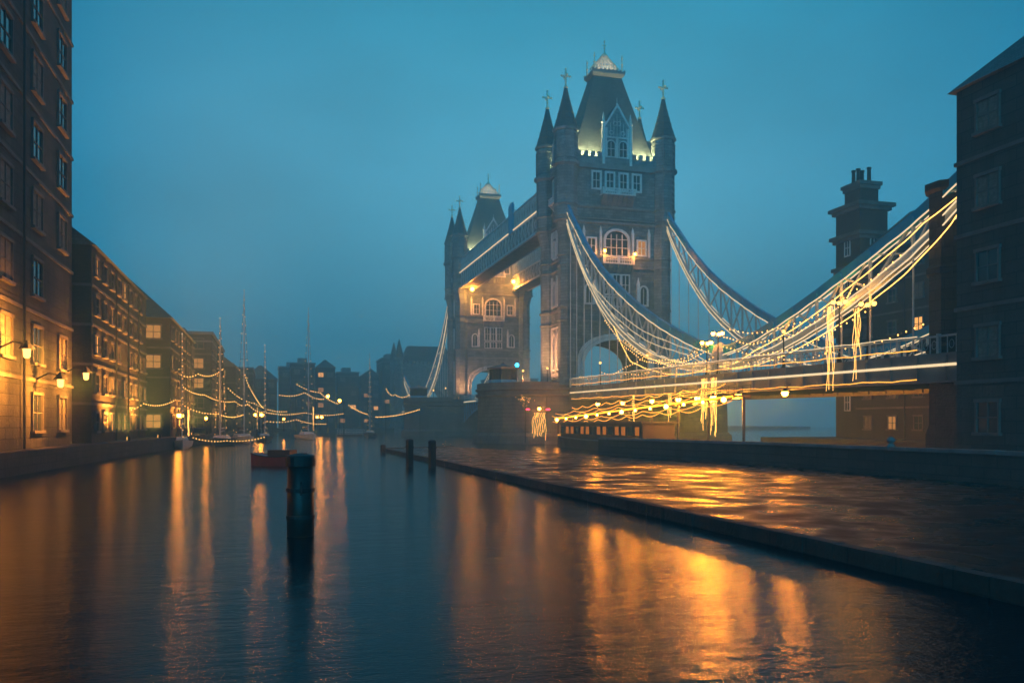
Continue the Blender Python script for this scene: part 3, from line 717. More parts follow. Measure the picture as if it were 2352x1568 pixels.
# ------------------------------------------------------------------ buildings
def building(name, label, x0, x1, y0, y1, z0, z1, m, roof='flat', face='y', nwin=6, nfl=4, lit=.3, group=None, ww=.7, wh=1.8, litm='e_win', chim=0, course=True, side=None):
    """face: 'y+' / 'y-' / 'x+' is the side the river sees"""
    T = thing(name, label, 'building', ((x0+x1)/2,(y0+y1)/2,z0), 0, group)
    hx, hy, H = (x1-x0)/2, (y1-y0)/2, z1-z0
    MB().box(-hx,hx,-hy,hy,-1.2,H).build('wall', m, T)
    if roof == 'flat':
        p = MB(); p.box(-hx-.3,hx+.3,-hy-.3,hy+.3,H,H+.5); p.box(-hx*.5,hx*.3,-hy*.4,hy*.4,H+.5,H+2.6); p.box(-hx-.15,hx+.15,-hy-.15,hy+.15,H-1.4,H-1.1)
        R = p.build('roof', M['lead'], T)
    else:
        p = MB(); rh = min(hx, hy)*(.9 if roof == 'hip' else .8)
        if roof == 'gable':
            if hx > hy: p.prism([(-hy-.4,H),(hy+.4,H),(0,H+rh)], 'x', -hx-.2, hx+.2)
            else: p.prism([(-hx-.4,H),(hx+.4,H),(0,H+rh)], 'y', -hy-.2, hy+.2)
        else: p.frus(0,0,H,hx+.4,hy+.4,H+rh,max(hx-rh,.2)*.9,max(hy-rh,.2)*.9)
        R = p.build('roof', M['slate'], T)
    for i in range(chim):
        cx_ = -hx+2*hx*(i+.5)/chim; c = MB(); top = H+4.2+random.random(); c.box(cx_-.6,cx_+.6,-.5,.5,H-.5,top); c.box(cx_-.72,cx_+.72,-.62,.62,top,top+.25)
        for k_ in (-.3,.3): c.lathe(cx_+k_,0,[(.17,top+.25),(.14,top+1.1)],8)
        c.build('chimney', m, R)
    if course:
        s = MB()
        for k_ in range(1, nfl): z = H*k_/nfl; s.box(-hx-.12,hx+.12,-hy-.12,hy+.12,z-.12,z+.12)
        s.build('string_course', M['dtrim'], T)
    pg_ = MB()
    for f_ in ([face] if isinstance(face, str) else face):
        if f_[0] == 'y':
            sg_ = 1 if f_[1] == '+' else -1
            for q_ in range(1, 4):
                x_ = -hx+2*hx*q_*2/nwin
                if x_ < hx-1: pg_.tube([(x_, sg_*(hy+.2), -.5), (x_, sg_*(hy+.2), H-.6), (x_+.3, sg_*(hy+.1), H-.2)], .09, 6)
    if pg_.v: pg_.build('drainpipe', M['iron'], T)
    protos = {}
    def addwin(ax, off, c, zc, hot):
        key = (ax, off > 0, hot)
        if key not in protos:
            sgn = 1 if off > 0 else -1
            f = MB()
            def bx(a0,a1,d0,d1,z0_,z1_):
                lo, hi = sorted((sgn*d0, sgn*d1))
                if ax == 'y': f.box(a0,a1,lo,hi,z0_,z1_)
                else: f.box(lo,hi,a0,a1,z0_,z1_)
            h = wh/2
            bx(-ww-.14,-ww,0,.16,-h,h); bx(ww,ww+.14,0,.16,-h,h); bx(-ww-.25,ww+.25,0,.3,-h-.2,-h); bx(-ww-.2,ww+.2,0,.2,h,h+.22)
            bx(-.04,.04,.02,.1,-h,h); bx(-ww,ww,.02,.09,-.04,.04)
            fo = f.build('window', M['dtrim'], T)
            q = sgn*.03; g = [(-ww,q,-h),(ww,q,-h),(ww,q,h),(-ww,q,h)] if ax == 'y' else [(q,-ww,-h),(q,ww,-h),(q,ww,h),(q,-ww,h)]
            pn = MB().add(g, [(0,1,2,3)]).build('pane', M[hot] if hot else M['glass'], fo)
            protos[key] = (fo, pn); o = fo
        else:
            fo, pn = protos[key]; o = fo.copy(); C.objects.link(o); q = pn.copy(); C.objects.link(q); q.parent = o
        o.location = (c, off, zc) if ax == 'y' else (off, c, zc)
    for f in ([face] if isinstance(face, str) else face):
        ax = f[0]; sg = 1 if f[1] == '+' else -1; half = hx if ax == 'y' else hy; n = nwin if ax == 'y' else max(2, int(nwin*hy/hx))
        for k_ in range(nfl):
            for i in range(n):
                c = -half+2*half*(i+.5)/n; hot = None
                if random.random() < lit: hot = litm if random.random() < .7 else 'e_winhot'
                elif random.random() < .35: hot = 'blind'
                if random.random() < .06: continue
                addwin(ax, sg*(hy if ax == 'y' else hx), c, H*(k_+.5)/nfl+.1, hot)
    return T
G = 'riverside buildings on the left bank'
building('office_tower', 'very tall dark building filling the left edge of the picture', 56,126,-94,-72.6,1.5,56,M['dstone'],'flat',('y+','x-'),9,11,.03,G,1.3,2.6)
building('warehouse', 'brown brick warehouse right beside the tall dark building on the left bank', 18,53,-92,-71.6,1.5,19.5,M['dbrick'],'gable',('y+',),9,5,.35,G,.8,1.6,chim=2)
building('warehouse', 'long dark warehouse with hipped roof, second from the tall left building', -22,15,-90,-69.0,1.5,17.5,M['dbrick'],'hip',('y+','x+'),9,4,.4,G,.9,1.7,chim=3)
building('warehouse', 'flat roofed riverside block in the middle of the left bank row', -66,-26,-86,-66.3,1.5,19.5,M['dstone'],'flat',('y+','x+'),9,5,.35,G,1.0,1.7)
building('warehouse', 'gabled brick warehouse near the far end of the left bank row', -112,-70,-84,-63.8,1.5,16.5,M['dbrick'],'gable',('y+','x+'),8,4,.35,G,1.0,1.7,chim=2)
building('warehouse', 'farthest and haziest warehouse of the left bank row', -160,-118,-80,-61.0,1.6,19,M['dstone'],'flat',('y+','x+'),8,4,.3,G,1.1,1.9)
G = 'hazy buildings on the far bank'
fb = [(640,700,846,330,'flat','pale hazy block at the left end of the far bank skyline'),
      (668,722,838,300,'flat','broad dark hazy block behind the two orange street lamps'),
      (724,768,846,310,'hip','hazy block with sloping roof right of the broad dark one'),
      (772,822,858,345,'flat','lower hazy block in the middle of the far bank skyline'),
      (826,872,866,370,'gable','lowest hazy gabled building on the far bank'),
      (874,918,826,360,'flat','tall faint slab building left of the far end of the bridge'),
      (1120,1230,872,420,'flat','faint low building seen between the two towers'),
      (560,636,872,300,'hip','low hipped house on the far bank beside the left row')]
for u0, u1, v, d, rf, lab in fb:
    a, b = at(u0,v,d), at(u1,v,d)
    building('hazy_building', lab, min(a.x,b.x)-14, max(a.x,b.x)+4, min(a.y,b.y), max(a.y,b.y), 1.6, a.z, M['dstone'], rf, ('x+',), 6, 4, .12, G, .9, 1.5)
# far abutment (gatehouse) of the bridge
def gatehouse(x0, x1, label, ztop, m, spires=True, HY=11, AW=6):
    T = thing('bridge_abutment', label, 'gatehouse', ((x0+x1)/2,0,1), 0, 'gatehouses at the bridge ends')
    hx = (x1-x0)/2
    prof = [(HY,-1.5),(HY,ztop),(-HY,ztop),(-HY,-1.5),(-AW,-1.5)]+[(AW*math.cos(a),11.5+4*math.sin(a)) for a in [PI-PI*i/12 for i in range(13)]]+[(AW,-1.5)]
    MB().prism(prof, 'x', -hx, hx).build('wall', m, T)
    MB().box(-hx+.1,hx-.1,-AW+.02,AW-.02,-1,7.3).build('roadway', M['asphalt'], T)
    b = MB()
    for z in (7.5, 13.2, ztop-1): b.box(-hx-.25,hx+.25,-HY-.25,-HY,z,z+.4); b.box(-hx-.25,hx+.25,HY,HY+.25,z,z+.4)
    b.build('string_course', M['dtrim'] if not spires else M['band'], T)
    p = MB()
    for y in (-HY-.1, HY+.1):
        for i in range(int(hx*2/1.3)): x = -hx+.5+i*1.3; p.box(x-.35,x+.35,y-.25,y+.25,ztop,ztop+1.1)
    for x in (-hx+.2, hx-.2):
        for i in range(int(HY*1.3)): y = -HY+1+i*1.45; p.box(x-.25,x+.25,y-.35,y+.35,ztop,ztop+1.1)
    p.build('battlement', m, T)
    MB().frus(0,0,ztop,hx-.8,HY-1,ztop+7,hx*.3,HY-4).build('roof', M['slate'], T)
    for sx in (-1,1):
        for sy in (-1,1):
            tr = MB().lathe(sx*hx, sy*HY, [(1.75,-1.5),(1.75,1.5),(1.5,2.2),(1.5,7.4),(1.75,7.5),(1.75,7.9),(1.5,8.1),(1.5,13.1),(1.7,13.2),(1.7,13.6),(1.5,13.8),(1.5,ztop+1.6),(1.8,ztop+1.8),(1.8,ztop+2.3)], 8).build('turret', m, T)
            if spires: MB().lathe(sx*hx, sy*HY, [(1.75,ztop+2.3),(.8,ztop+6.3),(.1,ztop+9)], 8).build('spire', M['slate'], tr)
    for k_ in range(int(hx/1.6)):
        x = -hx+2.4+k_*(2*hx-4.8)/max(1,int(hx/1.6)-1)
        for y in (-HY, HY):
            window(T, 'y', y, x, .6, 8.8, 11.8, .7, 2, 2, .22, deep=.25, fm_=M['dtrim'])
            window(T, 'y', y, x, .6, 13.9, min(ztop-1.3, 16.6), 0, 2, 2, .22, deep=.25, fm_=M['dtrim'])
    return T
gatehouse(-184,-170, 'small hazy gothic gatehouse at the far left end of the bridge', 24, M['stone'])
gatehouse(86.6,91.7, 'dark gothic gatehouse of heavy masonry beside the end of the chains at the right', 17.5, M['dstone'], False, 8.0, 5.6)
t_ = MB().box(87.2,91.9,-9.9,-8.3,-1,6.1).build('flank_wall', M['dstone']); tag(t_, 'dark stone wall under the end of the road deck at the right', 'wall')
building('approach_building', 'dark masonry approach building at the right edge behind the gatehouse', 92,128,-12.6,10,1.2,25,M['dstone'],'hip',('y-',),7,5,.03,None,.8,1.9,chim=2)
# dark tower and annex behind the bridge, right of centre
T = thing('brick_tower', 'dark stepped brick tower rising behind the right end of the bridge', 'tower', (34.5,25.5,1.2))
m = MB(); m.box(-2.6,2.6,-2.3,2.3,-1,33); m.box(-1.7,1.7,-1.5,1.5,33,36); m.build('wall', M['dbrick'], T)
for z, o in ((15,.5),(24,.5),(28.5,.7),(32.6,.8),(35.8,.4)):
    hx_, hy_ = (2.6,2.3) if z < 33 else (1.7,1.5); m = MB(); m.box(-hx_-o,hx_+o,-hy_-o,hy_+o,z,z+.5); m.box(-hx_-o*.5,hx_+o*.5,-hy_-o*.5,hy_+o*.5,z-.5,z); m.build('ledge', M['dtrim'], T)
for x_, y_ in ((-.9,-.6),(.1,-.6),(1,.5),(-.6,.6)): MB().lathe(x_,y_,[(.3,36.3),(.26,38.2),(.34,38.3),(.34,38.5)],8).build('chimney_pot', M['dbrick'], T)
for z in (4,9,18.5,21.5,26): window(T, 'x', 2.6, 0, .5, z, z+2.2, .4, 2, 2, .15)
for z in (4,9,18.5,21.5,26): window(T, 'y', -2.3, 0, .5, z, z+2.2, .4, 2, 2, .15)
building('brick_block', 'dark brick block with chimneys joined to the right of the stepped brick tower', 38,66,22,40,1.2,26,M['dbrick'],'gable',('y-','x+'),6,6,.06,None,.7,1.6,chim=3)
building('brick_block', 'low dark building behind the bridge deck near the right gatehouse', 68,90,20,36,1.2,15,M['dbrick'],'flat',('y-','x+'),5,3,.1,None,.8,1.6)

# ------------------------------------------------------------------ right embankment wall, parapet
T = thing('embankment_wall', 'long low dark stone wall behind the wet pavement at the right', 'wall')
P0, P1, P2 = (60.2,-24.9), (84,-21.1), (160,-21.1)
m = MB()
for a, b in ((P0,P1),(P1,P2)): m.bar((*a,1.0),(*b,1.0),.5,1.5)
m.build('wall', M['quay'], T)
m = MB()
for a, b in ((P0,P1),(P1,P2)): stones(m, (*a,1.85),(*b,1.85),.7,.2,1.5,.012)
m.build('coping', M['band'], T)
for i, (x, y) in enumerate(((96,-21.1),(110.5,-21.1))):
    t = thing('stone_urn', ['low stone finial on the wall coping, farther of the two','low stone finial on the wall coping near the right edge'][i], 'finial', (x,y,1.95), 0, 'stone finials on the embankment wall')
    MB().lathe(0,0,[(.22,0),(.22,.12),(.12,.18),(.26,.36),(.2,.5),(.05,.58)],12).build('body', M['band'], t)

# posts in the water beside the kerb
for (x, y, z0, h, lab) in ((73.63,-45.8,-1,3.0,'taller dark square timber post standing in the water left of the kerb'),
                       (75.41,-44.4,-1,2.95,'dark timber post right next to the kerb, second from the left pair'),
                       (45.2,-44.2,-1,1.9,'short dark post at the far pointed end of the kerb')):
    t = thing('mooring_post', lab, 'post', (x,y,z0), .3, 'timber posts along the kerb')
    MB().box(-.21,.21,-.21,.21,0,h).build('shaft', M['wood'], t)
    MB().frus(0,0,h,.25,.25,h+.12,.12,.12).build('cap', M['iron'], t)
    MB().box(-.24,.24,-.24,.24,h-.5,h-.4).build('band', M['iron'], t)
# big black pile, left foreground
t = thing('mooring_pile', 'thick black mooring pile standing alone in the water, left of centre', 'pile', (111.84,-55.08,-1))
MB().lathe(0,0,[(.40,0),(.39,1.8),(.37,3.25)],20).build('shaft', M['wood'], t, True)
MB().lathe(0,0,[(.43,3.05),(.43,3.3),(.40,3.36),(.15,3.42)],20).build('cap', M['iron'], t)
for z in (1.5,2.3): MB().lathe(0,0,[(.415,z),(.42,z+.02),(.42,z+.1),(.41,z+.12)],20).build('band', M['iron'], t)
MB().tube([(.44,0,2.6),(.55,0,2.55),(.55,0,2.3),(.44,0,2.25)],.03).build('ring', M['iron'], t)

# ------------------------------------------------------------------ lamps
def lamp_post(loc, h, label, group, power=120, heads=1, col=SOD, em='e_sodium', r=.2, cat='street lamp', arm=0.55, name='street_lamp'):
    t = thing(name, label, cat, loc, 0, group)
    p = MB().lathe(0,0,[(.22,0),(.22,.25),(.14,.4),(.1,.7),(.07,h*.6),(.055,h)],8)
    p.build('post', M['iron'], t)
    offs = [(0,0)] if heads == 1 else [(arm*math.cos(2*PI*i/heads+.4), arm*math.sin(2*PI*i/heads+.4)) for i in range(heads)]
    if heads > 1:
        a = MB()
        for x, y in offs: a.tube([(0,0,h-.4),(x*.6,y*.6,h-.15),(x,y,h-.05)], .035)
        a.build('arm', M['iron'], t)
    for x, y in offs:
        g = MB().ball(x,y,h+r,r).build('globe', M[em], t)
        MB().lathe(x,y,[(r*.9,h+r*1.75),(r*.3,h+r*2.4),(.02,h+r*2.9)],8).build('cap', M['iron'], t)
    light('POINT', (0,0,h+r*3.6), power, col, .25, t)
    return t
G = 'lamp standards along the side span parapet'
for i, (x, y, h, hd, p, lab) in enumerate([
    (22,-9.6,3.2,1,40,'single lamp on the bridge parapet closest to the near tower'),
    (38,-9.6,3.2,1,50,'single lamp on the bridge parapet about halfway to the low point of the chain'),
    (54.2,-10.0,3.4,3,260,'cluster lamp at the low point of the near chain, left of the pair'),
    (56.6,-10.0,4.2,3,260,'taller cluster lamp at the low point of the near chain, right of the pair'),
    (68,-9.6,3.4,1,120,'single lamp on the parapet right of the low point of the chain'),
    (76.5,-9.9,5.0,3,420,'tall triple lamp on the parapet close to the right gatehouse'),
    (80.0,-9.9,4.4,3,420,'triple lamp nearest the dark right gatehouse'),
    (30,9.6,3.2,1,50,'single lamp on the farther parapet near the tower'),
    (48,9.6,3.2,1,60,'single lamp on the farther parapet behind the low point of the chain')]):
    lamp_post((x,y,8.9-.7*(x-10.6)/76.4-.02), h, lab, G, p, hd, SOD, 'e_gold' if hd == 1 or x > 60 else 'e_sodium', .17 if hd == 1 else .2)
# sodium lamps under the deck, hung from the girder
G = 'bulkhead lamps under the side span'
for i, x in enumerate((24,33,42,49,53.5,57,62,70)):
    t = thing('bulkhead_lamp', '%s hanging orange lamp under the side span deck, counted from the near tower' % ('first second third fourth fifth sixth seventh eighth'.split()[i]), 'lamp', (x,-10.8,6.15), 0, G)
    MB().tube([(0,.7,.8),(0,.3,.5),(0,0,.3)], .04).build('bracket', M['iron'], t)
    MB().lathe(0,0,[(.1,.35),(.3,.1),(.32,.04)],10).build('shade', M['iron'], t)
    MB().ball(0,0,-.08,.32).build('bulb', M['e_sodium'], t)
    light('POINT', (0,-.1,-.7), 6500 if 40 < x < 60 else 1900, (1.,.29,.015), .45, t)

# moored restaurant barge below the side span, with a sloping gangway hung with lamps
T = thing('moored_barge', 'long dark barge with lit deckhouse moored under the side span', 'barge', (41,-15.2,0))
hl = 20.0
m = MB(); rings = []
for i in range(13):
    t = -1+2*i/12; hw = 2.5*(1-abs(t)**4*.75); zt = 1.25+.5*t*t
    rings.append([(t*hl,-hw*.8,-.6),(t*hl,hw*.8,-.6),(t*hl,hw,zt),(t*hl,-hw,zt)])
m.loft(rings); m.build('hull', M['rust'], T)
MB().tube([(r_[3][0],r_[3][1]-.05,r_[3][2]-.08) for r_ in rings], .09).build('rubbing_strake', M['navy'], T)
Hh = MB().box(-15,12,-1.9,1.9,1.2,3.3).build('deckhouse', M['wood'], T)
MB().box(-15.4,12.4,-2.25,2.25,3.3,3.5).build('roof', M['navy'], T)
for i in range(14):
    f = MB(); x = -14+i*1.9; f.box(x-.62,x+.62,-2.0,-1.9,1.85,1.95); f.box(x-.62,x+.62,-2.0,-1.9,2.9,3.0); f.box(x-.7,x-.62,-2.0,-1.9,1.85,3.0); f.box(x+.62,x+.7,-2.0,-1.9,1.85,3.0)
    f = f.build('window', M['navy'], Hh)
    MB().box(x-.62,x+.62,-1.94,-1.91,1.95,2.9).build('pane', M['e_barge' if i % 3 else 'glass'], f)
T = thing('gangway', 'long sloping footbridge hung with orange lamps between the pier and the right bank', 'footbridge')
GA, GB = Vector((12,-12.6,4.0)), Vector((66,-12.6,5.9))
MB().bar(GA, GB, 1.6, .2).build('deck', M['wood'], T)
r = MB()
for yy in (-.75,.75):
    r.tube([GA+Vector((0,yy,1.1)), GB+Vector((0,yy,1.1))], .04)
    for i in range(37):
        p = GA.lerp(GB, i/36); r.tube([p+Vector((0,yy,.1)), p+Vector((0,yy,1.1))], .025, 4)
r.build('railing', M['iron'], T)
for i in range(0, 9): p = GA.lerp(GB, i/8); MB().tube([p, Vector((p.x,p.y,-.8 if p.x < 60 else 1.0))], .14, 8).build('trestle', M['wood'], T)
MB().bar(GA+Vector((.6,-.86,.0)), GB+Vector((-.6,-.86,.0)), .07, .14).build('light_strip', M['e_flood'], T)
for i in range(13):
    p = GA.lerp(GB, (i+.5)/13)
    MB().ball(p.x, p.y-.95, p.z-.22, .17 if i % 3 else .27).build('bulb', M['e_sodium'], T)
for i in (1,4,7,9,10,11): p = GA.lerp(GB, (i+.5)/13); light('POINT', (p.x,p.y-1.3,p.z-.5), 1000, (1.,.29,.015), .25, T)

# festoon strings: a sagging wire with bulbs
def festoon(pts, label, group, n=22, sag=.6, em='e_gold', br=.09, wr=.02, wob=0):
    pts = [Vector(p) for p in pts]
    t = thing('string_lights', label, 'string lights', pts[0], 0, group); o = pts[0]
    path = []
    for a, b in zip(pts[:-1], pts[1:]):
        for k_ in range(13):
            s_ = k_/12; p = a.lerp(b, s_); p.z -= sag*4*s_*(1-s_); p.z += wob*math.sin(s_*17+a.x); path.append(p-o)
    MB().tube(path, wr, 4).build('wire', M['iron'], t)
    proto = None; L_ = [0]
    for a, b in zip(path[:-1], path[1:]): L_.append(L_[-1]+(b-a).length)
    for i in range(n):
        s_ = L_[-1]*(i+.5)/n; k_ = max(j for j in range(len(L_)) if L_[j] <= s_); k_ = min(k_, len(path)-2)
        d_ = L_[k_+1]-L_[k_]; p = path[k_].lerp(path[k_+1], (s_-L_[k_])/d_ if d_ else 0)-Vector((0,0,br*1.6))
        if proto is None: proto = MB().ball(0,0,0,br,6,1.25).build('bulb', M[em], t); b_ = proto
        else: b_ = proto.copy(); C.objects.link(b_)
        b_.location = p
    return t
G = 'festoon strings along the left bank'
fs = [([(185,820,100),(310,828,112),(420,846,124)], 'highest bulb string, from the tall left building towards the first yacht', 34, .4),
      ([(400,848,124),(455,857,130),(512,846,140)], 'upper bulb string sagging between two yachts on the left', 22, .7),
      ([(410,878,128),(470,905,138),(540,920,150)], 'bulb string sloping down to the right above the yellow quay lamps', 30, .5),
      ([(540,920,150),(570,926,155),(604,944,160)], 'short bulb string ending at the middle quay lamp', 14, .5),
      ([(522,888,160),(585,925,165),(660,943,172)], 'bulb string running steeply down between the middle yachts', 26, .6),
      ([(604,944,170),(700,946,186),(790,948,200)], 'long nearly level bulb string low over the water', 36, .5),
      ([(680,880,190),(735,900,194),(778,926,200)], 'bulb string coming down beside the two orange street lamps', 22, .4),
      ([(800,928,205),(845,950,210)], 'bulb string left of the tallest thin pole on the far quay', 14, .3),
      ([(862,956,212),(965,938,200)], 'bulb string rising from the far quay to the far pier', 30, .5),
      ([(886,890,230),(908,905,230),(944,902,232)], 'small loop of bulbs in front of the far end of the bridge', 18, .9),
      ([(440,1002,118),(520,1010,122),(610,1001,126)], 'bulb string sagging low beside the moored yachts', 24, .3)]
for pts, lab, n, sag in fs: festoon([at(*p) for p in pts], lab, G, n, sag, br=.075*(pts[0][2]/150)**.6)
# thin poles holding the strings
G = 'thin poles of the festoon lights'
for i, (u, v, d) in enumerate(((410,842,124),(512,842,140),(604,938,160),(522,884,160),(680,876,190),(790,924,205),(845,905,212),(965,930,200),(886,885,230))):
    p = at(u, v, d)
    t = thing('light_pole', 'thin dark pole holding the bulb strings, %s from the left' % 'first second third fourth fifth sixth seventh eighth ninth'.split()[i], 'pole', (p.x,p.y,-1), 0, G)
    MB().lathe(0,0,[(.12,0),(.08,p.z*.5),(.05,p.z+1)],6).build('shaft', M['iron'], t)
    MB().ball(0,0,p.z+1.1,.11,6).build('tip', M['iron'], t)

# quay lamps on the left bank and street lamps on the far bank
G = 'quay lamps along the left bank'
for i, (u, d, h, p, hd, lab) in enumerate((
    (60,72,3.4,1500,1,'quay lamp at the far left in front of the tall dark building'),
    (180,84,3.4,1300,1,'quay lamp where the tall dark building ends'),
    (290,98,3.4,1000,1,'quay lamp in front of the first brick warehouse'),
    (412,118,2.6,520,3,'bright yellow cluster lamp beside the first yacht'),
    (478,136,2.4,300,1,'small quay lamp between the first two yellow clusters'),
    (600,168,3.2,650,3,'bright yellow cluster lamp in the middle of the left quay'),
    (655,196,2.6,300,1,'small quay lamp right of the middle cluster'),
    (738,228,3.2,700,3,'bright yellow cluster lamp under the two orange street lamps'))):
    q = at(u, 972, d); lamp_post((q.x, q.y-.3, 1.5), h, lab, G, p, hd, SOD, 'e_sodium', .30 if hd > 1 else .22, arm=.8)
G = 'orange street lamps on the far bank'
for u, v, d, lab in ((753,910,235,'higher and left of the two orange star bright street lamps far away'),(780,920,238,'lower and right of the two orange star bright street lamps far away')):
    q = at(u, v, d); lamp_post((q.x,q.y,-1), q.z+.6, lab, G, 500, 1, SOD, 'e_sodium', .42)
# wall washers at the foot of the left buildings
NUM = 'first second third fourth fifth sixth seventh eighth ninth tenth eleventh twelfth thirteenth'.split()
def ybank(x): return -71.6+(81-x)*14.6/251 if x < 81 else -71.6-(x-81)*.03
for i, (x, z, p) in enumerate(((106,6.5,22000),(96,8.5,22000),(86,6.5,20000),(77,8.0,17000),(68,6.5,13000),(59,7.5,9000))):
    t = thing('facade_lantern', NUM[i]+' big orange lantern from the left edge, on a bracket of the tall dark building', 'lamp', (x, -72.6, z), 0, 'lanterns on the tall left building')
    MB().tube([(0,0,0),(0,.9,.5),(0,1.7,.35)], .06).build('bracket', M['iron'], t)
    MB().lathe(0,1.7,[(.1,-.55),(.2,-.45),(.24,.05),(.1,.2)],8).build('glass', M['e_gold'], t)
    MB().lathe(0,1.7,[(.5,.05),(.3,.3),(.06,.6)],8).build('cap', M['iron'], t)
    light('SPOT', (0,3.2,-.3), p, (1.,.31,.03), .4, t, target=(0,-4,-.6), spot=150, blend=.9)
for i, (x, p) in enumerate(((46,34000),(30,30000),(4,26000),(-12,22000),(-36,16000),(-56,12000),(-90,9000),(-135,7000))):
    t = thing('wall_floodlight', NUM[i]+' ground floodlight right of the tall left building, washing the facades', 'floodlight', (x, ybank(x)+.1, 1.5), 0, 'floodlights at the foot of the left bank buildings')
    MB().box(-.3,.3,-.15,.15,.1,.5).build('housing', M['iron'], t)
    MB().box(-.26,.26,-.19,-.155,.14,.46).build('lens', M['e_gold'], t)
    light('SPOT', (0,-.3,.6), p, (1.,.33,.04), .3, t, target=(0,-2.0,11), spot=125, blend=.8)

# lights on the pier: amber lamp between two red ones, curtain of light, blue signal
lantern((10.75,-15.4,5.6), 'single amber lamp low on the near pier wall between two red lights', 300, r=.26)
for i, (y, lab) in enumerate(((-17.1,'red light left of the amber lamp on the near pier'),(-13.9,'red light right of the amber lamp on the near pier'))):
    t = thing('red_light', lab, 'signal light', (10.55-(.45 if i == 0 else 0), y, 5.5), 0, 'red lights on the near pier')
    MB().box(-.3,.1,-.35,.35,-.15,.15).build('housing', M['iron'], t); MB().box(.1,.2,-.3,.3,-.11,.11).build('lens', M['e_red'], t)
t = thing('light_strands', 'curtain of hanging light strands below the amber lamp on the near pier', 'string lights', (10.9,-15.4,5.0))
s = MB()
for i in range(9):
    y = -1.1+i*.27; ln = 3.0+random.random()*1.4
    s.tube([(.0+.12*math.sin(k_*.9+i), y*(1-.25*(k_ < 2))+.09*math.sin(k_*1.3+i), -ln*k_/8) for k_ in range(9)], .02, 4)
s.build('strand', M['e_gold'], t)
MB().bar((0,-1.2,.05),(0,1.2,.05),.06,.06).build('rail', M['iron'], t)
t = thing('net_lights', 'cluster of tiny gold lights on the near pier wall left of the amber lamp', 'string lights', (10.0,-17.9,7.0))
b_ = MB()
for i in range(46): b_.ball(.25*random.random()+.15, random.gauss(0,.55), random.gauss(0,.38), .035, 5)
b_.build('bulb', M['e_gold'], t); s = MB()
for i in range(6): s.tube([(.12,-1.2,-.6+i*.24),(.2,0,-.65+i*.24),(.3,1.2,-.6+i*.24)], .012, 4)
s.build('wire', M['iron'], t)
t = thing('signal_post', 'post with a blue signal light on the near pier, in front of the far tower', 'signal', (-8,-13.6,9.42), 0)
MB().lathe(0,0,[(.14,0),(.08,.5),(.07,4)],8).build('post', M['iron'], t); MB().ball(.2,0,4.3,.38).build('lens', M['e_blue'], t); MB().box(-.3,.2,-.3,.3,3.9,4.7).build('housing', M['iron'], t)
light('POINT', (1.1,0,4.3), 160, (.05,.55,1.), .3, t)
# lamps on the pier tops
G = 'lamps on the pier tops'
for x, y, p, lab in ((-8.6,-16.5,160,'pier lamp behind the control cabin of the near pier'),(6.5,-12.6,170,'pier lamp at the foot of the near tower side wall'),(-1,-14.5,130,'pier lamp between the cabin and the near tower'),(-75,-13,220,'pier lamp at the foot of the far tower'),(-89,-13.5,160,'pier lamp at the outer side of the far tower')):
    lamp_post((x,y,9.4), 2.7, lab, G, p, 1, SOD, 'e_gold', .17)
# upward floodlights for the side of the near tower and for the far tower
for (x, y, tx, ty, p, lab) in ((-1,-15.5,0,-8.6,20000,'floodlight on the pier aimed up the side wall of the near tower'),(-72.5,-10.5,-77,-6,7000,'left floodlight at the foot of the far tower'),(-72.5,10.5,-77,7,5000,'right floodlight at the foot of the far tower')):
    t = thing('pier_floodlight', lab, 'floodlight', (x,y,9.42), 0, 'floodlights on the pier tops')
    MB().box(-.3,.3,-.2,.2,.1,.6).build('housing', M['iron'], t); MB().box(-.25,.25,.2,.24,.15,.55).build('lens', M['e_gold'], t)
    light('SPOT', (0,0,.9), p, (1.,.36,.12), .3, t, target=(tx-x,ty-y,9), spot=100, blend=.9)

# strands added to imitate light streaks, from the near chain down to the parapet
G = 'added light streaks over the side span'
random.seed(3)
def deckz(x): return 8.9-.7*(x-10.6)/76.4
for i, (xa_, za, xb_, zb_, sg, lab) in enumerate((
    (30,15.0,54.5,12.4,2.6,'strand from mid chain to the cluster lamps at the low point'),
    (37,12.1,54.5,11.4,1.1,'lower strand from the chain to the cluster lamps'),
    (24,18.4,43,10.6,1.6,'strand hugging the underside of the near chain'),
    (33,13.8,56,10.6,1.7,'strand crossing the foot of the chain towards the pair of lamps'),
    (56.7,12.6,76.4,13.4,1.7,'strand from the cluster lamps right to the tall triple lamp'),
    (56.7,11.6,80,12.6,2.0,'lower strand from the cluster lamps to the last triple lamp'),
    (60,9.8,86.5,10.6,.9,'strand just above the parapet towards the right gatehouse'),
    (14,10.5,38,11.9,1.0,'strand over the parapet next to the near tower'),
    (22,10.9,54,11.9,1.5,'strand from the first parapet lamp to the cluster lamps'),
    (58,13.2,84,16.4,2.2,'topmost strand rising right to the gatehouse'))):
    y = -9.55-.12*(i % 4)
    t = festoon([(xa_,y,za),(xb_,y-.15,zb_)], 'added golden streak, '+lab, G, 30, sg, 'e_gold', .055, .022, .12)
# glowing tubes added as light streaks along deck railing and girder bottom
for i, (dz, wob, em, lab) in enumerate(((1.45,.03,'e_warm','pale added light streak along the top of the side span railing'),(.45,.04,'e_amber','amber added light streak along the foot of the side span railing'),(-1.75,.04,'e_amber','amber added light streak along the bottom edge of the side span girder'))):
    pts = [(12+74*k_/90, -10.42-.02*i, deckz(12+74*k_/90)+dz+wob*math.sin(k_*.9+i)+wob*.6*math.sin(k_*2.3)) for k_ in range(91)]
    MB_ = MB().tube(pts, .035, 5).build('light_line', M[em]); tag(MB_, lab, 'light streak', 'added light streaks along the side span')

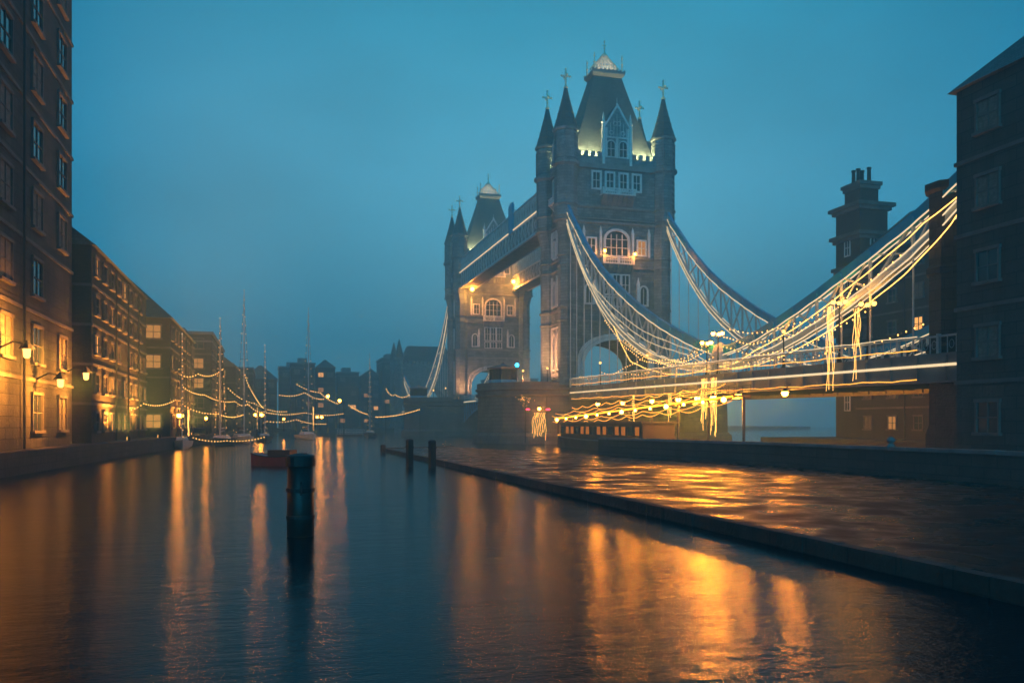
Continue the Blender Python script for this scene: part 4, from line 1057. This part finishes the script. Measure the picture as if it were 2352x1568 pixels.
G = 'added amber light streaks over the gangway'  # thin glowing tubes added to imitate orange light streaks
for i, (z_, x0_, x1_, lab) in enumerate(((.75,14,63,'highest'),(.40,12.5,58,'second highest'),(-.45,13,66,'second lowest'),(-.85,18,60,'lowest'),(1.25,22,65,'topmost wavy, just under the girder'))):
    pts = []
    for k_ in range(80):
        f_ = k_/79; p = GA.lerp(GB, (x0_+(x1_-x0_)*f_-12)/54)
        pts.append((p.x, -13.75-.06*i, p.z+z_-.34*abs(math.sin(f_*PI*(6+i)))))
    o = MB().tube(pts, .035, 5).build('light_line', M['e_amber']); tag(o, lab+' of the added amber light streaks along the sloping gangway', 'light streak', G)
# hanging strands added to imitate vertical light streaks at the deck edge
def curtain(x, y, zt, wd, ln, n, label, em='e_gold'):
    t = thing('light_strands', label, 'string lights', (x,y,zt), 0, 'hanging strands added as light streaks')
    MB().box(-wd/2,wd/2,-.03,.03,-.03,.03).build('rail', M['iron'], t)
    s_ = MB()
    for i in range(n):
        xx = -wd/2+wd*(i+.5)/n+random.uniform(-.06,.06); l_ = ln*random.uniform(.45,1)
        s_.tube([(xx+.07*math.sin(k_*1.1+i*2), .05*math.sin(k_+i), -l_*k_/10) for k_ in range(11)], .018, 4)
    s_.build('strand', M[em], t)
curtain(54.6,-10.6,8.2,1.2,6.2,8,'curtain of added gold light streaks below the cluster lamps, left of the two')
curtain(56.7,-10.6,8.2,1.3,6.6,9,'longest curtain of added gold light streaks below the taller cluster lamp')
curtain(46.4,-10.6,6.9,1.0,4.2,5,'narrow curtain of added light streaks left of the cluster lamps')
curtain(36,-10.6,7.0,.7,3.6,4,'narrow curtain of added light streaks midway between tower and cluster lamps')
curtain(76.2,-10.6,13.2,1.0,7.2,8,'tall curtain of added gold light streaks hanging at the triple lamp by the gatehouse')
curtain(79.6,-10.6,12.6,.8,6.6,6,'curtain of added gold light streaks nearest the right gatehouse')
def quay_curtain(u, v, d, wd, ln, n, label):  # strands and their frame, added to imitate light streaks on the quay
    p = at(u, v, d); curtain(p.x, p.y, p.z, wd, ln, n, label)
    t = thing('added_frame', 'dark frame on two legs holding the '+label.replace('curtain of gold strands', 'gold curtain'), 'gantry', (p.x,p.y,0), 0, 'added frames of the quayside light streaks')
    for s__ in (-1, 1): MB().tube([(s__*wd/2,0,-1),(s__*wd/2,0,p.z+.1)], .06).build('leg', M['iron'], t)
    MB().box(-wd/2-.1,wd/2+.1,-.05,.05,p.z+.05,p.z+.15).build('beam', M['iron'], t)
quay_curtain(432,940,122,2.6,4.6,12,'curtain of gold strands added as light streaks by the first yacht')
quay_curtain(590,935,158,2.6,5.4,10,'curtain of gold strands added as light streaks at the middle cluster lamp')
quay_curtain(720,935,215,4.0,6.0,12,'curtain of gold strands added as light streaks below the street lamps')
quay_curtain(505,950,138,2.2,4.4,8,'curtain of gold strands added as light streaks by the second yacht')
for pts, lab, n, sag in (([(415,925,119),(500,948,128),(560,950,140)],'bulb string low above the quay between the first yellow cluster and the middle lamp',30,.5),
                         ([(560,850,150),(575,890,152),(604,935,158)],'bulb string falling steeply beside the tallest mast',20,.3),
                         ([(640,905,180),(700,900,190),(745,915,200)],'bulb string hanging left of the two street lamps',22,.5),
                         ([(610,965,165),(680,962,185),(750,972,215)],'lowest bulb string right of the middle cluster lamp',26,.4),
                         ([(250,940,92),(330,925,100),(405,915,112)],'bulb string in front of the first brick warehouse',26,.5),
                         ([(120,900,78),(200,905,86),(300,885,98)],'bulb string low across the foot of the tall left building',28,.4)):
    festoon([at(*p) for p in pts], lab, 'festoon strings along the left bank', n, sag, br=.075*(pts[0][2]/150)**.6)
G = 'added light streaks along the near chain'  # wavering glowing tubes added to imitate light trails around the chain
def chain_z(P_, x):
    for (xa_, za), (xb_, zb_) in zip(P_[:-1], P_[1:]):
        if xa_ <= x <= xb_: return za+(zb_-za)*(x-xa_)/(xb_-xa_)
    return P_[-1][1]
for i, (Pu, Pl, x0_, x1_, f0, f1, em, lab) in enumerate((
    (UP,LO,9,55,.12,.5,'e_warm','pale added light streak just above the lower chord of the near chain'),
    (UP,LO,13,55,.3,.75,'e_warm','pale added light streak crossing the middle of the near chain bracing'),
    (UP,LO,20,55,-.25,.1,'e_warm','pale added light streak slung just below the lower chord of the near chain'),
    (UP,LO,27,55,-.5,-.2,'e_gold','gold added light streak slung lowest under the foot of the near chain'),
    (UR,LR,56,90,.2,.45,'e_gold','gold added light streak above the lower chord of the rising chain end'),
    (UR,LR,56,93,-.3,-.7,'e_gold','gold added light streak slung below the rising chain end'))):
    pts = []
    for k_ in range(90):
        q_ = k_/89; x = x0_+(x1_-x0_)*q_; f_ = (f0+(f1-f0)*q_)*min(1, q_*5, (1-q_)*8)
        zl, zu = chain_z(Pl, x), chain_z(Pu, x)
        pts.append((x, -9.42-.05*i, zl+(zu-zl)*f_+.05*math.sin(x*.45+i)+.02*math.sin(x*1.3+2*i)))
    o = MB().tube(pts, .04, 5).build('light_line', M[em]); tag(o, lab, 'light streak', G)

# ------------------------------------------------------------------ boats on the left
def yacht(u, d, mh, Ln, hullm, label, rz=.1):
    q = at(u, 972, d)
    t = thing('yacht', label, 'sailing boat', (q.x,q.y,0), rz, 'yachts moored along the left bank')
    m = MB(); rings = []
    for i in range(13):
        s_ = i/12; x = -Ln/2+Ln*s_; hw = Ln*.15*math.sin(min(1,(1-s_)*1.35+.02)*PI/2)*(.75+.25*min(1,s_*4)); zt = .9+.35*s_*s_
        rings.append([(x,-hw*.35,-.3),(x,hw*.35,-.3),(x,hw*.9,.3),(x,hw,zt),(x,-hw,zt),(x,-hw*.9,.3)])
    m.loft(rings); m.build('hull', hullm, t)
    MB().frus(-Ln*.05,0,.95,Ln*.2,Ln*.085,1.5,Ln*.17,Ln*.065).build('cabin', M['white'], t)
    mx = Ln*.08
    MB().lathe(mx,0,[(.12,.9),(.1,mh*.6),(.06,mh)],8).build('mast', M['pale'], t)
    MB().tube([(mx,0,2.1),(mx-Ln*.36,0,2.2)],.09).build('boom', M['pale'], t)
    MB().tube([(mx-.3,0,2.35),(mx-Ln*.18,0,2.5),(mx-Ln*.35,0,2.4)],.2).build('furled_sail', M['navy'], t)
    r = MB()
    r.tube([(Ln/2-.1,0,1.25),(mx,0,mh*.97)],.015,4); r.tube([(-Ln/2+.1,0,1.0),(mx,0,mh)],.015,4)
    for s in (-1,1): r.tube([(mx,s*Ln*.14,1),(mx,s*.6,mh*.55),(mx,0,mh*.93)],.015,4)
    r.tube([(mx,-.6,mh*.55),(mx,.6,mh*.55)],.03,4); r.build('rigging', M['iron'], t)
    b_ = MB()
    for a, b in (((Ln/2-.1,0,1.25),(mx,0,mh*.97)),((-Ln/2+.1,0,1.0),(mx,0,mh))):
        for k_ in range(16):
            p = Vector(a).lerp(Vector(b), (k_+.5)/16); b_.ball(p.x,p.y,p.z-.06,.05,5)
    b_.build('rigging_lights', M['e_gold'], t)
    MB().ball(mx,0,mh+.08,.09,6).build('masthead_light', M['e_warm'], t)
for a in ((418,112,15,10,M['white'],'white hulled yacht moored first from the left with lights up its rigging',.12),
          (508,128,19,12,M['navy'],'dark hulled yacht with a tall mast, second from the left',-.1),
          (558,146,26,14,M['white'],'white yacht with the tallest mast of the moored row',.2),
          (608,150,17,10,M['navy'],'smaller dark yacht just right of the tallest mast',.05),
          (706,176,27,14,M['white'],'white yacht moored alone near the middle of the far water',.15),
          (850,205,20,11,M['navy'],'distant dark yacht with its mast left of the far pier',-.2)): yacht(*a)
# red barge
t = thing('red_barge', 'low dark red barge lying on the water behind the black pile', 'barge', (*at(640,972,66).xy, 0), YAW+PI/2-.15)
m = MB(); rings = []
for i in range(9):
    s_ = -1+2*i/8; hw = 1.1*(1-abs(s_)**3*.6); rings.append([(s_*2.1,-hw*.8,-.3),(s_*2.1,hw*.8,-.3),(s_*2.1,hw,.75+.25*s_*s_),(s_*2.1,-hw,.75+.25*s_*s_)])
m.loft(rings); m.build('hull', M['red'], t); MB().box(-1.2,.6,-.7,.7,.7,1.25).build('cover', M['rust'], t)
m = MB(); m.tube([(r_[3][0],r_[3][1],r_[3][2]) for r_ in rings], .06); m.tube([(r_[2][0],r_[2][1],r_[2][2]) for r_ in rings], .06); m.build('gunwale', M['navy'], t)
# small landing stage on the far water
q = at(806, 972, 215)
t = thing('landing_stage', 'small pale railed landing stage on the far water left of the bridge', 'jetty', (q.x,q.y,0), YAW+PI/2)
MB().box(-3.2,3.2,-1.2,1.2,-.3,.55).build('deck', M['navy'], t)
m = MB()
for z in (1.1,1.7): m.box(-3.2,3.2,-1.2,-1.1,z,z+.09); m.box(-3.2,3.2,1.1,1.2,z,z+.09)
for i in range(9): x = -3.2+i*.8; m.box(x-.04,x+.04,-1.2,-1.1,.55,1.7); m.box(x-.04,x+.04,1.1,1.2,.55,1.7)
m.build('railing', M['white'], t)

# ------------------------------------------------------------------ evening haze
hz = MB().box(-620,380,-480,580,-2.2,78).build('haze', M['iron'])
hz['kind'] = 'stuff'
m = bpy.data.materials.new('evening_haze'); m.use_nodes = True; t = m.node_tree; t.nodes.clear()
v = N(t, 'ShaderNodeVolumePrincipled'); v.inputs['Color'].default_value = (.46,.95,1,1); v.inputs['Density'].default_value = .0023
v.inputs['Anisotropy'].default_value = .2
o = N(t, 'ShaderNodeOutputMaterial'); L(t, v, 0, o, 'Volume')
hz.data.materials.clear(); hz.data.materials.append(m)
